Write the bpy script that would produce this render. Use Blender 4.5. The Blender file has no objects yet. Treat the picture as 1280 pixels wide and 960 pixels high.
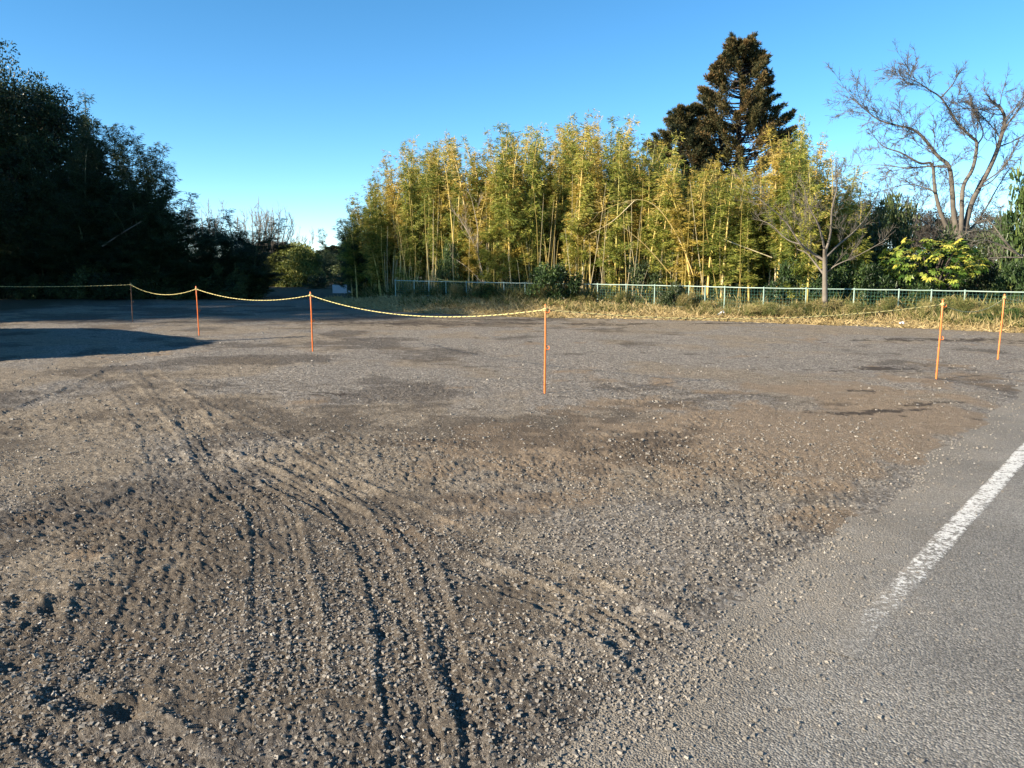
import bpy, math, random
import numpy as np
from mathutils import Vector

# ------------------------------------------------------------------ camera, sky, sun, exposure
scene = bpy.context.scene
COL = scene.collection
F_PX, CAM_H = 961.0, 1.6
PITCH = math.atan(151 / 961.0)
cd = bpy.data.cameras.new('camera'); cam = bpy.data.objects.new('camera', cd); COL.objects.link(cam)
cd.sensor_width = 36.0; cd.lens = 36.0 * F_PX / 1280.0
cd.clip_start = 0.05; cd.clip_end = 9000
cam.location = (0, 0, CAM_H); cam.rotation_euler = (math.pi / 2 - PITCH, 0, 0)
scene.camera = cam

SUN_EL = math.radians(23.0)
SH_AZ = math.radians(26.0)          # shadows run to the right, 26 degrees away from the camera
sun_to = Vector((-math.cos(SH_AZ) * math.cos(SUN_EL), -math.sin(SH_AZ) * math.cos(SUN_EL), math.sin(SUN_EL)))
world = bpy.data.worlds.new('World'); scene.world = world; world.use_nodes = True
wn = world.node_tree.nodes; bg = wn['Background']
sky = wn.new('ShaderNodeTexSky'); sky.sky_type = 'NISHITA'; sky.sun_disc = False
sky.sun_elevation = SUN_EL
sky.sun_rotation = math.atan2(sun_to.x, sun_to.y)
sky.altitude = 0; sky.air_density = 0.6; sky.dust_density = 0.0; sky.ozone_density = 2.2
hs = wn.new('ShaderNodeHueSaturation'); hs.inputs['Saturation'].default_value = 1.22; hs.inputs['Hue'].default_value = 0.489
world.node_tree.links.new(sky.outputs[0], hs.inputs['Color']); world.node_tree.links.new(hs.outputs[0], bg.inputs['Color'])
bg.inputs['Strength'].default_value = 0.095
sl = bpy.data.lights.new('sun', 'SUN'); sl.energy = 5.0; sl.angle = math.radians(0.5); sl.color = (1.0, 0.88, 0.70)
so = bpy.data.objects.new('sun', sl); COL.objects.link(so)
so.location = (-20, -15, 30)
so.rotation_euler = sun_to.to_track_quat('Z', 'Y').to_euler()
scene.view_settings.view_transform = 'Standard'; scene.view_settings.look = 'None'
scene.view_settings.gamma = 1.0; scene.view_settings.use_curve_mapping = False
scene.view_settings.exposure = 1.48
scene.render.engine = 'CYCLES'
scene.cycles.use_denoising = True
scene.cycles.max_bounces = 6; scene.cycles.diffuse_bounces = 3; scene.cycles.transparent_max_bounces = 4

rng = np.random.default_rng(7)
random.seed(7)

# ------------------------------------------------------------------ helpers
def G(px, py, z=0.0):
    """photo pixel -> point on the horizontal plane z"""
    u = (px - 640) / F_PX; v = (py - 480) / F_PX
    t = (CAM_H - z) / (math.sin(PITCH) + v * math.cos(PITCH))
    return np.array([t * u, t * (math.cos(PITCH) - v * math.sin(PITCH))])

def P(px, py, Y):
    """photo pixel at a known distance Y"""
    u = (px - 640) / F_PX; v = (py - 480) / F_PX
    t = Y / (math.cos(PITCH) - v * math.sin(PITCH))
    return np.array([t * u, Y, CAM_H - t * (math.sin(PITCH) + v * math.cos(PITCH))])

def _hash(ix, iy, seed):
    n = (ix.astype(np.int64) * 374761393 + iy.astype(np.int64) * 668265263 + seed * 144665) & 0x7fffffff
    n = ((n ^ (n >> 13)) * 1274126177) & 0x7fffffff
    n = (n ^ (n >> 16)) & 0xffff
    return n / 65535.0

def vn(x, y, s=0):
    x = np.asarray(x, float); y = np.asarray(y, float)
    ix = np.floor(x); iy = np.floor(y); fx = x - ix; fy = y - iy
    fx = fx * fx * (3 - 2 * fx); fy = fy * fy * (3 - 2 * fy)
    a = _hash(ix, iy, s); b = _hash(ix + 1, iy, s); c = _hash(ix, iy + 1, s); d = _hash(ix + 1, iy + 1, s)
    return (a + (b - a) * fx) * (1 - fy) + (c + (d - c) * fx) * fy

def fbm(x, y, s=0, o=3):
    r = 0; a = 1; t = 0
    for i in range(o):
        r = r + a * vn(x * 2 ** i + 13.1 * i, y * 2 ** i - 7.7 * i, s + i); t += a; a *= 0.5
    return r / t

def sstep(a, b, x):
    t = np.clip((x - a) / (b - a), 0, 1); return t * t * (3 - 2 * t)

def mesh_np(name, V, F, mat, smooth=False, attrs=None):
    """V (n,3), F list of (m,k) index arrays"""
    me = bpy.data.meshes.new(name)
    V = np.asarray(V, np.float32)
    if not isinstance(F, (list, tuple)): F = [F]
    F = [np.asarray(f, np.int32) for f in F if len(f)]
    nl = sum(f.size for f in F); nf = sum(len(f) for f in F)
    me.vertices.add(len(V)); me.vertices.foreach_set('co', V.ravel())
    me.loops.add(nl); me.polygons.add(nf)
    me.loops.foreach_set('vertex_index', np.concatenate([f.ravel() for f in F]))
    tot = np.concatenate([np.full(len(f), f.shape[1], np.int32) for f in F])
    st = np.concatenate([[0], np.cumsum(tot)[:-1]]).astype(np.int32)
    me.polygons.foreach_set('loop_start', st)
    try: me.polygons.foreach_set('loop_total', tot)
    except Exception: pass
    me.update(calc_edges=True); me.validate()
    me.polygons.foreach_set('use_smooth', np.full(nf, bool(smooth)))
    for k, a in (attrs or {}).items():
        at = me.attributes.new(k, 'FLOAT', 'POINT'); at.data.foreach_set('value', np.asarray(a, np.float32))
    if mat: me.materials.append(mat)
    return me

def link(name, me, parent=None, loc=None, label=None, cat=None, group=None, kind=None):
    o = bpy.data.objects.new(name, me); COL.objects.link(o)
    if parent: o.parent = parent
    if loc is not None: o.location = loc
    if label: o['label'] = label
    if cat: o['category'] = cat
    if group: o['group'] = group
    if kind: o['kind'] = kind
    return o

def thing(name, label, cat, loc=(0, 0, 0), rz=0, group=None):
    o = link(name, None, None, loc, label, cat, group); o.rotation_euler.z = rz
    o.empty_display_size = 0.2
    return o

def copy_tree(o, parent=None):
    c = o.copy(); COL.objects.link(c); c.parent = parent
    for ch in list(o.children): copy_tree(ch, c)
    return c

class MB:
    """gathers tubes, boxes and leaves for one mesh"""
    def __init__(s): s.V = []; s.F3 = []; s.F4 = []; s.T = []; s.n = 0
    def add(s, V, F, tint=0.5):
        V = np.asarray(V, float); F = np.asarray(F, int)
        s.V.append(V); (s.F3 if F.shape[1] == 3 else s.F4).append(F + s.n)
        s.T.append(np.broadcast_to(np.asarray(tint, float), (len(V),))); s.n += len(V)
    def tube(s, pts, rad, n=6, tint=0.5, cap=True):
        pts = np.asarray(pts, float); m = len(pts)
        rad = np.broadcast_to(np.asarray(rad, float), (m,))
        d = np.gradient(pts, axis=0); d /= (np.linalg.norm(d, axis=1, keepdims=True) + 1e-9)
        ref = np.array([0, 0, 1.0]) if abs(d[m // 2][2]) < 0.8 else np.array([1.0, 0, 0])
        a = np.cross(d, ref); a /= (np.linalg.norm(a, axis=1, keepdims=True) + 1e-9); b = np.cross(d, a)
        th = np.arange(n) * 2 * math.pi / n
        V = pts[:, None, :] + rad[:, None, None] * (np.cos(th)[None, :, None] * a[:, None, :] + np.sin(th)[None, :, None] * b[:, None, :])
        i = np.arange(m - 1)[:, None] * n; j = np.arange(n)[None, :]; j2 = (j + 1) % n
        F = np.stack([i + j, i + j2, i + n + j2, i + n + j], -1).reshape(-1, 4)
        s.add(V.reshape(-1, 3), F, tint)
        if cap and n == 4 or cap and n == 6 and m < 8:
            for base, c in ((0, pts[0]), ((m - 1) * n, pts[-1])):
                k = s.n; s.add(np.vstack([V.reshape(-1, 3)[base:base + n], c]), [[q, (q + 1) % n, n] for q in range(n)], tint)
    def box(s, c, size, tint=0.5, R=None):
        h = np.array(size) / 2.0
        V = np.array([[x, y, z] for x in (-1, 1) for y in (-1, 1) for z in (-1, 1)]) * h
        if R is not None: V = V @ np.asarray(R).T
        s.add(V + np.array(c), [[0, 1, 3, 2], [4, 6, 7, 5], [0, 4, 5, 1], [2, 3, 7, 6], [0, 2, 6, 4], [1, 5, 7, 3]], tint)
    def leaves(s, base, dirv, L, W, tint=0.5, fold=0.15, r=rng):
        base = np.asarray(base, float); n = len(base)
        if n == 0: return
        d = np.asarray(dirv, float); d = d / (np.linalg.norm(d, axis=1, keepdims=True) + 1e-9)
        q = r.normal(size=(n, 3)); sd = np.cross(d, q); sd /= (np.linalg.norm(sd, axis=1, keepdims=True) + 1e-9)
        up = np.cross(sd, d)
        L = np.broadcast_to(L, (n,))[:, None]; W = np.broadcast_to(W, (n,))[:, None]
        mid = base + d * L * 0.42
        V = np.stack([base, mid + sd * W / 2 + up * W * fold, base + d * L - up * W * fold * 1.5, mid - sd * W / 2 + up * W * fold], 1).reshape(-1, 3)
        F = np.arange(4 * n).reshape(n, 4)
        s.add(V, F, np.repeat(np.broadcast_to(tint, (n,)), 4))
    def mesh(s, name, mat, smooth=False):
        F = []
        if s.F3: F.append(np.concatenate(s.F3))
        if s.F4: F.append(np.concatenate(s.F4))
        return mesh_np(name, np.concatenate(s.V), F, mat, smooth, {'tint': np.concatenate(s.T)})

def curve_pts(ctrl, n):
    """smooth resample (Catmull-Rom) of control points"""
    c = np.asarray(ctrl, float); m = len(c)
    e = np.vstack([2 * c[0] - c[1], c, 2 * c[-1] - c[-2]])
    t = np.linspace(0, m - 1 - 1e-6, n); i = t.astype(int); f = (t - i)[:, None]
    p0, p1, p2, p3 = e[i], e[i + 1], e[i + 2], e[i + 3]
    return 0.5 * (2 * p1 + (p2 - p0) * f + (2 * p0 - 5 * p1 + 4 * p2 - p3) * f ** 2 + (3 * p1 - p0 - 3 * p2 + p3) * f ** 3)

# ------------------------------------------------------------------ materials
def new_mat(name):
    m = bpy.data.materials.new(name); m.use_nodes = True
    nt = m.node_tree; return m, nt, nt.nodes, nt.links, nt.nodes['Principled BSDF']

def ramp(nodes, stops):
    r = nodes.new('ShaderNodeValToRGB'); e = r.color_ramp.elements
    while len(e) < len(stops): e.new(0.5)
    for k, (p, c) in enumerate(stops): e[k].position = p; e[k].color = (*c, 1)
    return r

def mat_tint(name, stops, rough=0.6, transl=0.0, noise=None, obj_var=0.25, bump=0.0, spec=0.35):
    m, nt, N, L, b = new_mat(name)
    at = N.new('ShaderNodeAttribute'); at.attribute_name = 'tint'
    oi = N.new('ShaderNodeObjectInfo')
    ma = N.new('ShaderNodeMath'); ma.operation = 'MULTIPLY_ADD'; ma.inputs[1].default_value = obj_var; ma.inputs[2].default_value = -obj_var / 2
    L.new(oi.outputs['Random'], ma.inputs[0])
    ad = N.new('ShaderNodeMath'); ad.operation = 'ADD'; L.new(at.outputs['Fac'], ad.inputs[0]); L.new(ma.outputs[0], ad.inputs[1])
    fac = ad.outputs[0]
    if noise:
        tc = N.new('ShaderNodeTexCoord'); nz = N.new('ShaderNodeTexNoise'); nz.inputs['Scale'].default_value = noise; nz.inputs['Detail'].default_value = 5
        L.new(tc.outputs['Object'], nz.inputs['Vector'])
        a2 = N.new('ShaderNodeMath'); a2.operation = 'MULTIPLY_ADD'; a2.inputs[1].default_value = 0.8; L.new(nz.outputs['Fac'], a2.inputs[0])
        s2 = N.new('ShaderNodeMath'); s2.operation = 'SUBTRACT'; s2.inputs[1].default_value = 0.4
        L.new(fac, s2.inputs[0]); L.new(s2.outputs[0], a2.inputs[2]); fac = a2.outputs[0]
        if bump:
            bp = N.new('ShaderNodeBump'); bp.inputs['Strength'].default_value = bump; bp.inputs['Distance'].default_value = 0.02
            L.new(nz.outputs['Fac'], bp.inputs['Height']); L.new(bp.outputs[0], b.inputs['Normal'])
    r = ramp(N, stops); L.new(fac, r.inputs['Fac'])
    L.new(r.outputs['Color'], b.inputs['Base Color'])
    b.inputs['Roughness'].default_value = rough
    b.inputs['Specular IOR Level'].default_value = spec
    if transl:
        tr = N.new('ShaderNodeBsdfTranslucent'); L.new(r.outputs['Color'], tr.inputs['Color'])
        mx = N.new('ShaderNodeMixShader'); mx.inputs[0].default_value = transl
        L.new(b.outputs[0], mx.inputs[1]); L.new(tr.outputs[0], mx.inputs[2]); L.new(mx.outputs[0], N['Material Output'].inputs['Surface'])
    return m

M_BLEAF = mat_tint('bamboo_leaf_green', [(0.0, (0.04, 0.07, 0.012)), (0.4, (0.16, 0.20, 0.032)), (0.7, (0.37, 0.36, 0.065)), (1.0, (0.56, 0.47, 0.12))], 0.55, 0.30)
M_BGOLD = mat_tint('bamboo_leaf_golden', [(0.0, (0.11, 0.105, 0.02)), (0.4, (0.36, 0.29, 0.05)), (0.75, (0.55, 0.40, 0.08)), (1.0, (0.62, 0.48, 0.18))], 0.55, 0.30)
M_BLEAF_SHADED = mat_tint('bamboo_leaf_shade_tone', [(0.0, (0.014, 0.028, 0.012)), (0.6, (0.035, 0.060, 0.022)), (1.0, (0.07, 0.095, 0.03))], 0.5, 0.2)  # green bamboo leaf darkened, the wood's shade is put into the colour
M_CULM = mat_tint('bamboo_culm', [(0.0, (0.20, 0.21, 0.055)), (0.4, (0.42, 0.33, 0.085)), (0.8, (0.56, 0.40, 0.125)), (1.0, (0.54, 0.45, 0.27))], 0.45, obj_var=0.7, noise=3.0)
M_CULM_SHADED = mat_tint('bamboo_culm_shade_tone', [(0.0, (0.05, 0.07, 0.03)), (1.0, (0.12, 0.13, 0.06))], 0.45, obj_var=0.5)  # culm colour darkened the same way to imitate shade
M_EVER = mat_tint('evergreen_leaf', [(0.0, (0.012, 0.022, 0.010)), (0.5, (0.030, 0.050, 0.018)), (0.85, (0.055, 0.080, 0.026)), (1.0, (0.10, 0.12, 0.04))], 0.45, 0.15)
M_SHRUB = mat_tint('shrub_leaf', [(0.0, (0.018, 0.035, 0.012)), (0.5, (0.045, 0.080, 0.024)), (0.85, (0.10, 0.15, 0.04)), (1.0, (0.20, 0.23, 0.06))], 0.45, 0.25)
M_BUSH = mat_tint('bush_leaf_yellow_green', [(0.0, (0.045, 0.065, 0.015)), (0.5, (0.15, 0.18, 0.04)), (1.0, (0.36, 0.34, 0.085))], 0.5, 0.35)
M_CEDAR = mat_tint('cedar_needle', [(0.0, (0.014, 0.022, 0.010)), (0.4, (0.045, 0.052, 0.018)), (0.7, (0.10, 0.078, 0.026)), (1.0, (0.20, 0.12, 0.042))], 0.7, 0.1)
M_BARK = mat_tint('bark_grey', [(0.0, (0.05, 0.043, 0.035)), (0.5, (0.135, 0.115, 0.092)), (1.0, (0.27, 0.232, 0.185))], 0.85, noise=4.0, bump=0.6, obj_var=0.1)
M_BARKD = mat_tint('bark_dark', [(0.0, (0.025, 0.02, 0.016)), (1.0, (0.09, 0.07, 0.055))], 0.9, noise=5.0, bump=0.6)
M_DRYBARK = mat_tint('dry_branch', [(0.0, (0.16, 0.12, 0.08)), (1.0, (0.42, 0.35, 0.25))], 0.8, noise=5.0)
M_FATSIA = mat_tint('broad_leaf', [(0.0, (0.04, 0.09, 0.018)), (0.45, (0.14, 0.22, 0.035)), (0.75, (0.36, 0.39, 0.065)), (1.0, (0.60, 0.50, 0.09))], 0.35, 0.3, obj_var=0.95)
M_STRAW = mat_tint('dry_grass', [(0.0, (0.16, 0.115, 0.05)), (0.5, (0.46, 0.35, 0.16)), (1.0, (0.66, 0.53, 0.29))], 0.7, 0.25, obj_var=0)
M_WEED = mat_tint('weed_leaf', [(0.0, (0.045, 0.07, 0.018)), (0.45, (0.16, 0.165, 0.045)), (0.75, (0.34, 0.27, 0.11)), (1.0, (0.5, 0.39, 0.2))], 0.65, 0.25, obj_var=0)
M_STONE = mat_tint('crushed_stone', [(0.0, (0.09, 0.08, 0.068)), (0.4, (0.20, 0.178, 0.15)), (0.7, (0.31, 0.28, 0.24)), (1.0, (0.52, 0.48, 0.42))], 0.9, obj_var=0, noise=90.0)
M_FENCE = mat_tint('fence_paint_pale_green', [(0.0, (0.12, 0.20, 0.15)), (0.5, (0.24, 0.34, 0.28)), (1.0, (0.38, 0.46, 0.39))], 0.45, noise=6.0)
M_WIRE = mat_tint('fence_wire_green', [(0.0, (0.07, 0.20, 0.15)), (1.0, (0.14, 0.3, 0.24))], 0.5)
M_STAKE = mat_tint('stake_paint_orange', [(0.0, (0.28, 0.055, 0.014)), (0.45, (0.62, 0.135, 0.022)), (1.0, (0.74, 0.24, 0.07))], 0.4, noise=14.0)
M_STAKE_SHADED = mat_tint('stake_paint_shade_tone', [(0.0, (0.10, 0.05, 0.03)), (1.0, (0.22, 0.13, 0.09))], 0.8, noise=20.0)  # orange stake paint dulled, shade is put into the colour
M_WHITE = mat_tint('white_paint', [(0.0, (0.55, 0.6, 0.68)), (1.0, (0.8, 0.82, 0.85))], 0.5, noise=4.0)
M_TRUCK = mat_tint('truck_paint', [(0.0, (0.10, 0.18, 0.30)), (1.0, (0.16, 0.27, 0.42))], 0.4, noise=3.0)
M_STEEL = mat_tint('dark_steel', [(0.0, (0.03, 0.03, 0.032)), (1.0, (0.10, 0.095, 0.09))], 0.6, noise=6.0)
M_TYRE = mat_tint('rubber', [(0.0, (0.015, 0.015, 0.015)), (1.0, (0.04, 0.04, 0.04))], 0.85)

def mat_glass():
    m, nt, N, L, b = new_mat('window_glass'); b.inputs['Base Color'].default_value = (0.03, 0.04, 0.05, 1); b.inputs['Roughness'].default_value = 0.095
    return m
M_GLASS = mat_glass()

def mat_rope():
    m, nt, N, L, b = new_mat('tiger_rope')
    at = N.new('ShaderNodeAttribute'); at.attribute_name = 'tint'
    f = N.new('ShaderNodeMath'); f.operation = 'FRACT'; L.new(at.outputs['Fac'], f.inputs[0])
    r = ramp(N, [(0.0, (0.62, 0.52, 0.20)), (0.60, (0.66, 0.57, 0.26)), (0.62, (0.03, 0.03, 0.025)), (1.0, (0.03, 0.03, 0.025))]); r.color_ramp.interpolation = 'CONSTANT'
    L.new(f.outputs[0], r.inputs['Fac']); L.new(r.outputs[0], b.inputs['Base Color']); b.inputs['Roughness'].default_value = 0.7
    return m
M_ROPE = mat_rope()

def mat_ground():
    m, nt, N, L, b = new_mat('bare_earth_and_gravel')
    tc = N.new('ShaderNodeTexCoord')
    def noise(sc, det=4, ro=0.6):
        n = N.new('ShaderNodeTexNoise'); n.inputs['Scale'].default_value = sc; n.inputs['Detail'].default_value = det; n.inputs['Roughness'].default_value = ro
        L.new(tc.outputs['Object'], n.inputs['Vector']); return n
    def mix(fac, a, bb, blend='MIX'):
        x = N.new('ShaderNodeMix'); x.data_type = 'RGBA'; x.blend_type = blend
        if isinstance(fac, float): x.inputs['Factor'].default_value = fac
        else: L.new(fac, x.inputs['Factor'])
        for s, v in ((6, a), (7, bb)):
            if isinstance(v, tuple): x.inputs[s].default_value = (*v, 1)
            else: L.new(v, x.inputs[s])
        return x.outputs[2]
    def attr(n):
        a = N.new('ShaderNodeAttribute'); a.attribute_name = n; return a.outputs['Fac']
    n1 = noise(0.7, 6); n2 = noise(7, 6, 0.7); n3 = noise(48, 4, 0.75); n4 = noise(240, 2, 0.6)
    soil = ramp(N, [(0.30, (0.10, 0.078, 0.056)), (0.5, (0.212, 0.175, 0.132)), (0.72, (0.38, 0.322, 0.25))])
    s1 = N.new('ShaderNodeMath'); s1.operation = 'MULTIPLY_ADD'; s1.inputs[1].default_value = 0.45; L.new(n2.outputs['Fac'], s1.inputs[0])
    s2 = N.new('ShaderNodeMath'); s2.operation = 'MULTIPLY'; s2.inputs[1].default_value = 0.55; L.new(n3.outputs['Fac'], s2.inputs[0]); L.new(s2.outputs[0], s1.inputs[2])
    vs = N.new('ShaderNodeTexVoronoi'); vs.inputs['Scale'].default_value = 65; L.new(tc.outputs['Object'], vs.inputs['Vector'])
    vss = N.new('ShaderNodeSeparateColor'); L.new(vs.outputs['Color'], vss.inputs[0])
    vr = N.new('ShaderNodeMapRange'); vr.inputs[1].default_value = 0.62; vr.inputs[2].default_value = 1.0; vr.inputs[3].default_value = -0.03; vr.inputs[4].default_value = 0.22; L.new(vss.outputs[0], vr.inputs[0])
    sq = N.new('ShaderNodeMath'); sq.operation = 'ADD'; L.new(s1.outputs[0], sq.inputs[0]); L.new(vr.outputs[0], sq.inputs[1])
    L.new(sq.outputs[0], soil.inputs['Fac'])
    grav = ramp(N, [(0.30, (0.085, 0.079, 0.074)), (0.5, (0.20, 0.188, 0.175)), (0.62, (0.31, 0.29, 0.265)), (0.72, (0.52, 0.48, 0.43))])
    vo = N.new('ShaderNodeTexVoronoi'); vo.inputs['Scale'].default_value = 42; L.new(tc.outputs['Object'], vo.inputs['Vector'])
    vsep = N.new('ShaderNodeSeparateColor'); L.new(vo.outputs['Color'], vsep.inputs[0])
    g1 = N.new('ShaderNodeMath'); g1.operation = 'MULTIPLY_ADD'; g1.inputs[1].default_value = 0.45; L.new(vsep.outputs[0], g1.inputs[0])
    g2 = N.new('ShaderNodeMath'); g2.operation = 'MULTIPLY'; g2.inputs[1].default_value = 0.52; L.new(n3.outputs['Fac'], g2.inputs[0]); L.new(g2.outputs[0], g1.inputs[2])
    L.new(g1.outputs[0], grav.inputs['Fac'])
    c = mix(attr('gravel'), soil.outputs[0], grav.outputs[0])
    tan = ramp(N, [(0.3, (0.16, 0.115, 0.075)), (0.7, (0.33, 0.255, 0.18))]); L.new(s1.outputs[0], tan.inputs['Fac'])
    c = mix(attr('tan'), c, tan.outputs[0])
    dark_patch = ramp(N, [(0.3, (0.028, 0.022, 0.018)), (0.7, (0.075, 0.06, 0.05))]); L.new(s1.outputs[0], dark_patch.inputs['Fac'])  # darker tone for the patch mask
    c = mix(attr('dark_patch'), c, dark_patch.outputs[0])
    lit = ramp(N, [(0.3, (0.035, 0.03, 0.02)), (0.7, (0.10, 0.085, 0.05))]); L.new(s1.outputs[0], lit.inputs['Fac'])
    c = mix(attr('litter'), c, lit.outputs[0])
    L.new(c, b.inputs['Base Color']); b.inputs['Roughness'].default_value = 0.95; b.inputs['Specular IOR Level'].default_value = 0.15
    hs = N.new('ShaderNodeMath'); hs.operation = 'MULTIPLY_ADD'; hs.inputs[1].default_value = 0.5; L.new(n4.outputs['Fac'], hs.inputs[0]); L.new(n3.outputs['Fac'], hs.inputs[2])
    bp = N.new('ShaderNodeBump'); bp.inputs['Strength'].default_value = 1.0; bp.inputs['Distance'].default_value = 0.024
    L.new(hs.outputs[0], bp.inputs['Height'])
    bv = N.new('ShaderNodeBump'); bv.inputs['Distance'].default_value = 0.012; bv.invert = True; L.new(attr('gravel'), bv.inputs['Strength'])
    L.new(vo.outputs['Distance'], bv.inputs['Height']); L.new(bp.outputs[0], bv.inputs['Normal']); L.new(bv.outputs[0], b.inputs['Normal'])
    return m
M_GROUND = mat_ground()

def mat_asphalt(line=False):
    m, nt, N, L, b = new_mat('worn_line_paint' if line else 'weathered_asphalt')
    tc = N.new('ShaderNodeTexCoord')
    def noise(sc, det=3, ro=0.6):
        n = N.new('ShaderNodeTexNoise'); n.inputs['Scale'].default_value = sc; n.inputs['Detail'].default_value = det; n.inputs['Roughness'].default_value = ro
        L.new(tc.outputs['Object'], n.inputs['Vector']); return n
    vo = N.new('ShaderNodeTexVoronoi'); vo.inputs['Scale'].default_value = 120; L.new(tc.outputs['Object'], vo.inputs['Vector'])
    sp = N.new('ShaderNodeSeparateColor'); L.new(vo.outputs['Color'], sp.inputs[0])
    n1 = noise(1.2, 5); n2 = noise(130, 3, 0.7)
    a1 = N.new('ShaderNodeMath'); a1.operation = 'MULTIPLY_ADD'; a1.inputs[1].default_value = 0.42; L.new(sp.outputs[0], a1.inputs[0])
    a2 = N.new('ShaderNodeMath'); a2.operation = 'MULTIPLY_ADD'; a2.inputs[1].default_value = 0.30; L.new(n2.outputs['Fac'], a2.inputs[0])
    a3 = N.new('ShaderNodeMath'); a3.operation = 'MULTIPLY'; a3.inputs[1].default_value = 0.28; L.new(n1.outputs['Fac'], a3.inputs[0])
    L.new(a3.outputs[0], a2.inputs[2]); L.new(a2.outputs[0], a1.inputs[2])
    r = ramp(N, [(0.22, (0.085, 0.078, 0.070)), (0.45, (0.155, 0.144, 0.127)), (0.62, (0.22, 0.205, 0.18)), (0.80, (0.34, 0.317, 0.28))]); L.new(a1.outputs[0], r.inputs['Fac'])
    col = r.outputs[0]
    if True:
        da = N.new('ShaderNodeAttribute'); da.attribute_name = 'dust'; nd = noise(5, 6, 0.75)
        dm = N.new('ShaderNodeMath'); dm.operation = 'ADD'; L.new(da.outputs['Fac'], dm.inputs[0]); L.new(nd.outputs['Fac'], dm.inputs[1])
        dr_ = N.new('ShaderNodeMapRange'); dr_.inputs[1].default_value = 0.80; dr_.inputs[2].default_value = 1.45; dr_.inputs[4].default_value = 0.75; L.new(dm.outputs[0], dr_.inputs[0])
        so_ = ramp(N, [(0.3, (0.13, 0.105, 0.078)), (0.7, (0.32, 0.27, 0.20))]); L.new(n2.outputs['Fac'], so_.inputs['Fac'])
        x_ = N.new('ShaderNodeMix'); x_.data_type = 'RGBA'; L.new(dr_.outputs[0], x_.inputs['Factor']); L.new(col, x_.inputs[6]); L.new(so_.outputs[0], x_.inputs[7]); col = x_.outputs[2]
        st = noise(0.9, 5, 0.65); sr = ramp(N, [(0.38, (0.88, 0.88, 0.88)), (0.55, (1.08, 1.08, 1.08)), (0.7, (1.2, 1.18, 1.15))]); L.new(st.outputs['Fac'], sr.inputs['Fac'])
        y_ = N.new('ShaderNodeMix'); y_.data_type = 'RGBA'; y_.blend_type = 'MULTIPLY'; y_.inputs['Factor'].default_value = 1.0; L.new(col, y_.inputs[6]); L.new(sr.outputs[0], y_.inputs[7]); col = y_.outputs[2]
    if line:
        at = N.new('ShaderNodeAttribute'); at.attribute_name = 'tint'
        nw = noise(38, 5, 0.75); ns = noise(9, 4, 0.7)
        q = N.new('ShaderNodeMath'); q.operation = 'MULTIPLY_ADD'; q.inputs[1].default_value = 0.5; L.new(ns.outputs['Fac'], q.inputs[0]); L.new(nw.outputs['Fac'], q.inputs[2])
        d = N.new('ShaderNodeMath'); d.operation = 'ADD'; L.new(q.outputs[0], d.inputs[0]); L.new(at.outputs['Fac'], d.inputs[1])
        th = N.new('ShaderNodeMapRange'); th.inputs[1].default_value = 0.92; th.inputs[2].default_value = 1.04; L.new(d.outputs[0], th.inputs[0])
        pr = ramp(N, [(0.3, (0.50, 0.48, 0.44)), (0.7, (0.74, 0.72, 0.67))]); L.new(n2.outputs['Fac'], pr.inputs['Fac'])
        mx = N.new('ShaderNodeMix'); mx.data_type = 'RGBA'; L.new(th.outputs[0], mx.inputs['Factor']); L.new(col, mx.inputs[6]); L.new(pr.outputs[0], mx.inputs[7]); col = mx.outputs[2]
    L.new(col, b.inputs['Base Color']); b.inputs['Roughness'].default_value = 0.85; b.inputs['Specular IOR Level'].default_value = 0.25
    bp = N.new('ShaderNodeBump'); bp.inputs['Strength'].default_value = 0.5 if line else 0.8; bp.inputs['Distance'].default_value = 0.008; bp.invert = True
    L.new(vo.outputs['Distance'], bp.inputs['Height'])
    b2 = N.new('ShaderNodeBump'); b2.inputs['Strength'].default_value = 0.5; b2.inputs['Distance'].default_value = 0.006; L.new(n2.outputs['Fac'], b2.inputs['Height']); L.new(bp.outputs[0], b2.inputs['Normal'])
    L.new(b2.outputs[0], b.inputs['Normal'])
    return m
M_ASPH = mat_asphalt(); M_LINE = mat_asphalt(True)

# ------------------------------------------------------------------ terrain shape
e0, e1 = np.array([0.39, 2.25]), np.array([5.57, 8.22])          # where earth meets asphalt
RD = (e1 - e0) / np.linalg.norm(e1 - e0); RN = np.array([-RD[1], RD[0]])   # RN points into the lot
FOOT = np.array([G(*p) for p in [(440, 384), (500, 390), (640, 396), (700, 397.5), (860, 401), (1000, 405), (1150, 411), (1280, 418), (1420, 428)]])
FOOT = np.vstack([[FOOT[0] + np.array([-3, 6.0])], FOOT, [FOOT[-1] + np.array([5.0, -6])]])

def foot_y(x): return np.interp(x, FOOT[:, 0], FOOT[:, 1])
def bank_z(x, y):
    """height of the grassy bank behind its foot line"""
    d = (y - foot_y(x)) * 0.85
    B = np.interp(x, [-7, -4.2, -1, 4, 12], [0.0, 0.34, 0.34, 0.20, 0.12])
    return B * sstep(-0.1, 2.6, d) + 0.04 * sstep(0, 0.3, d) + 0.03 * (fbm(x * 1.3, y * 1.3, 91) - 0.5)

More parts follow.
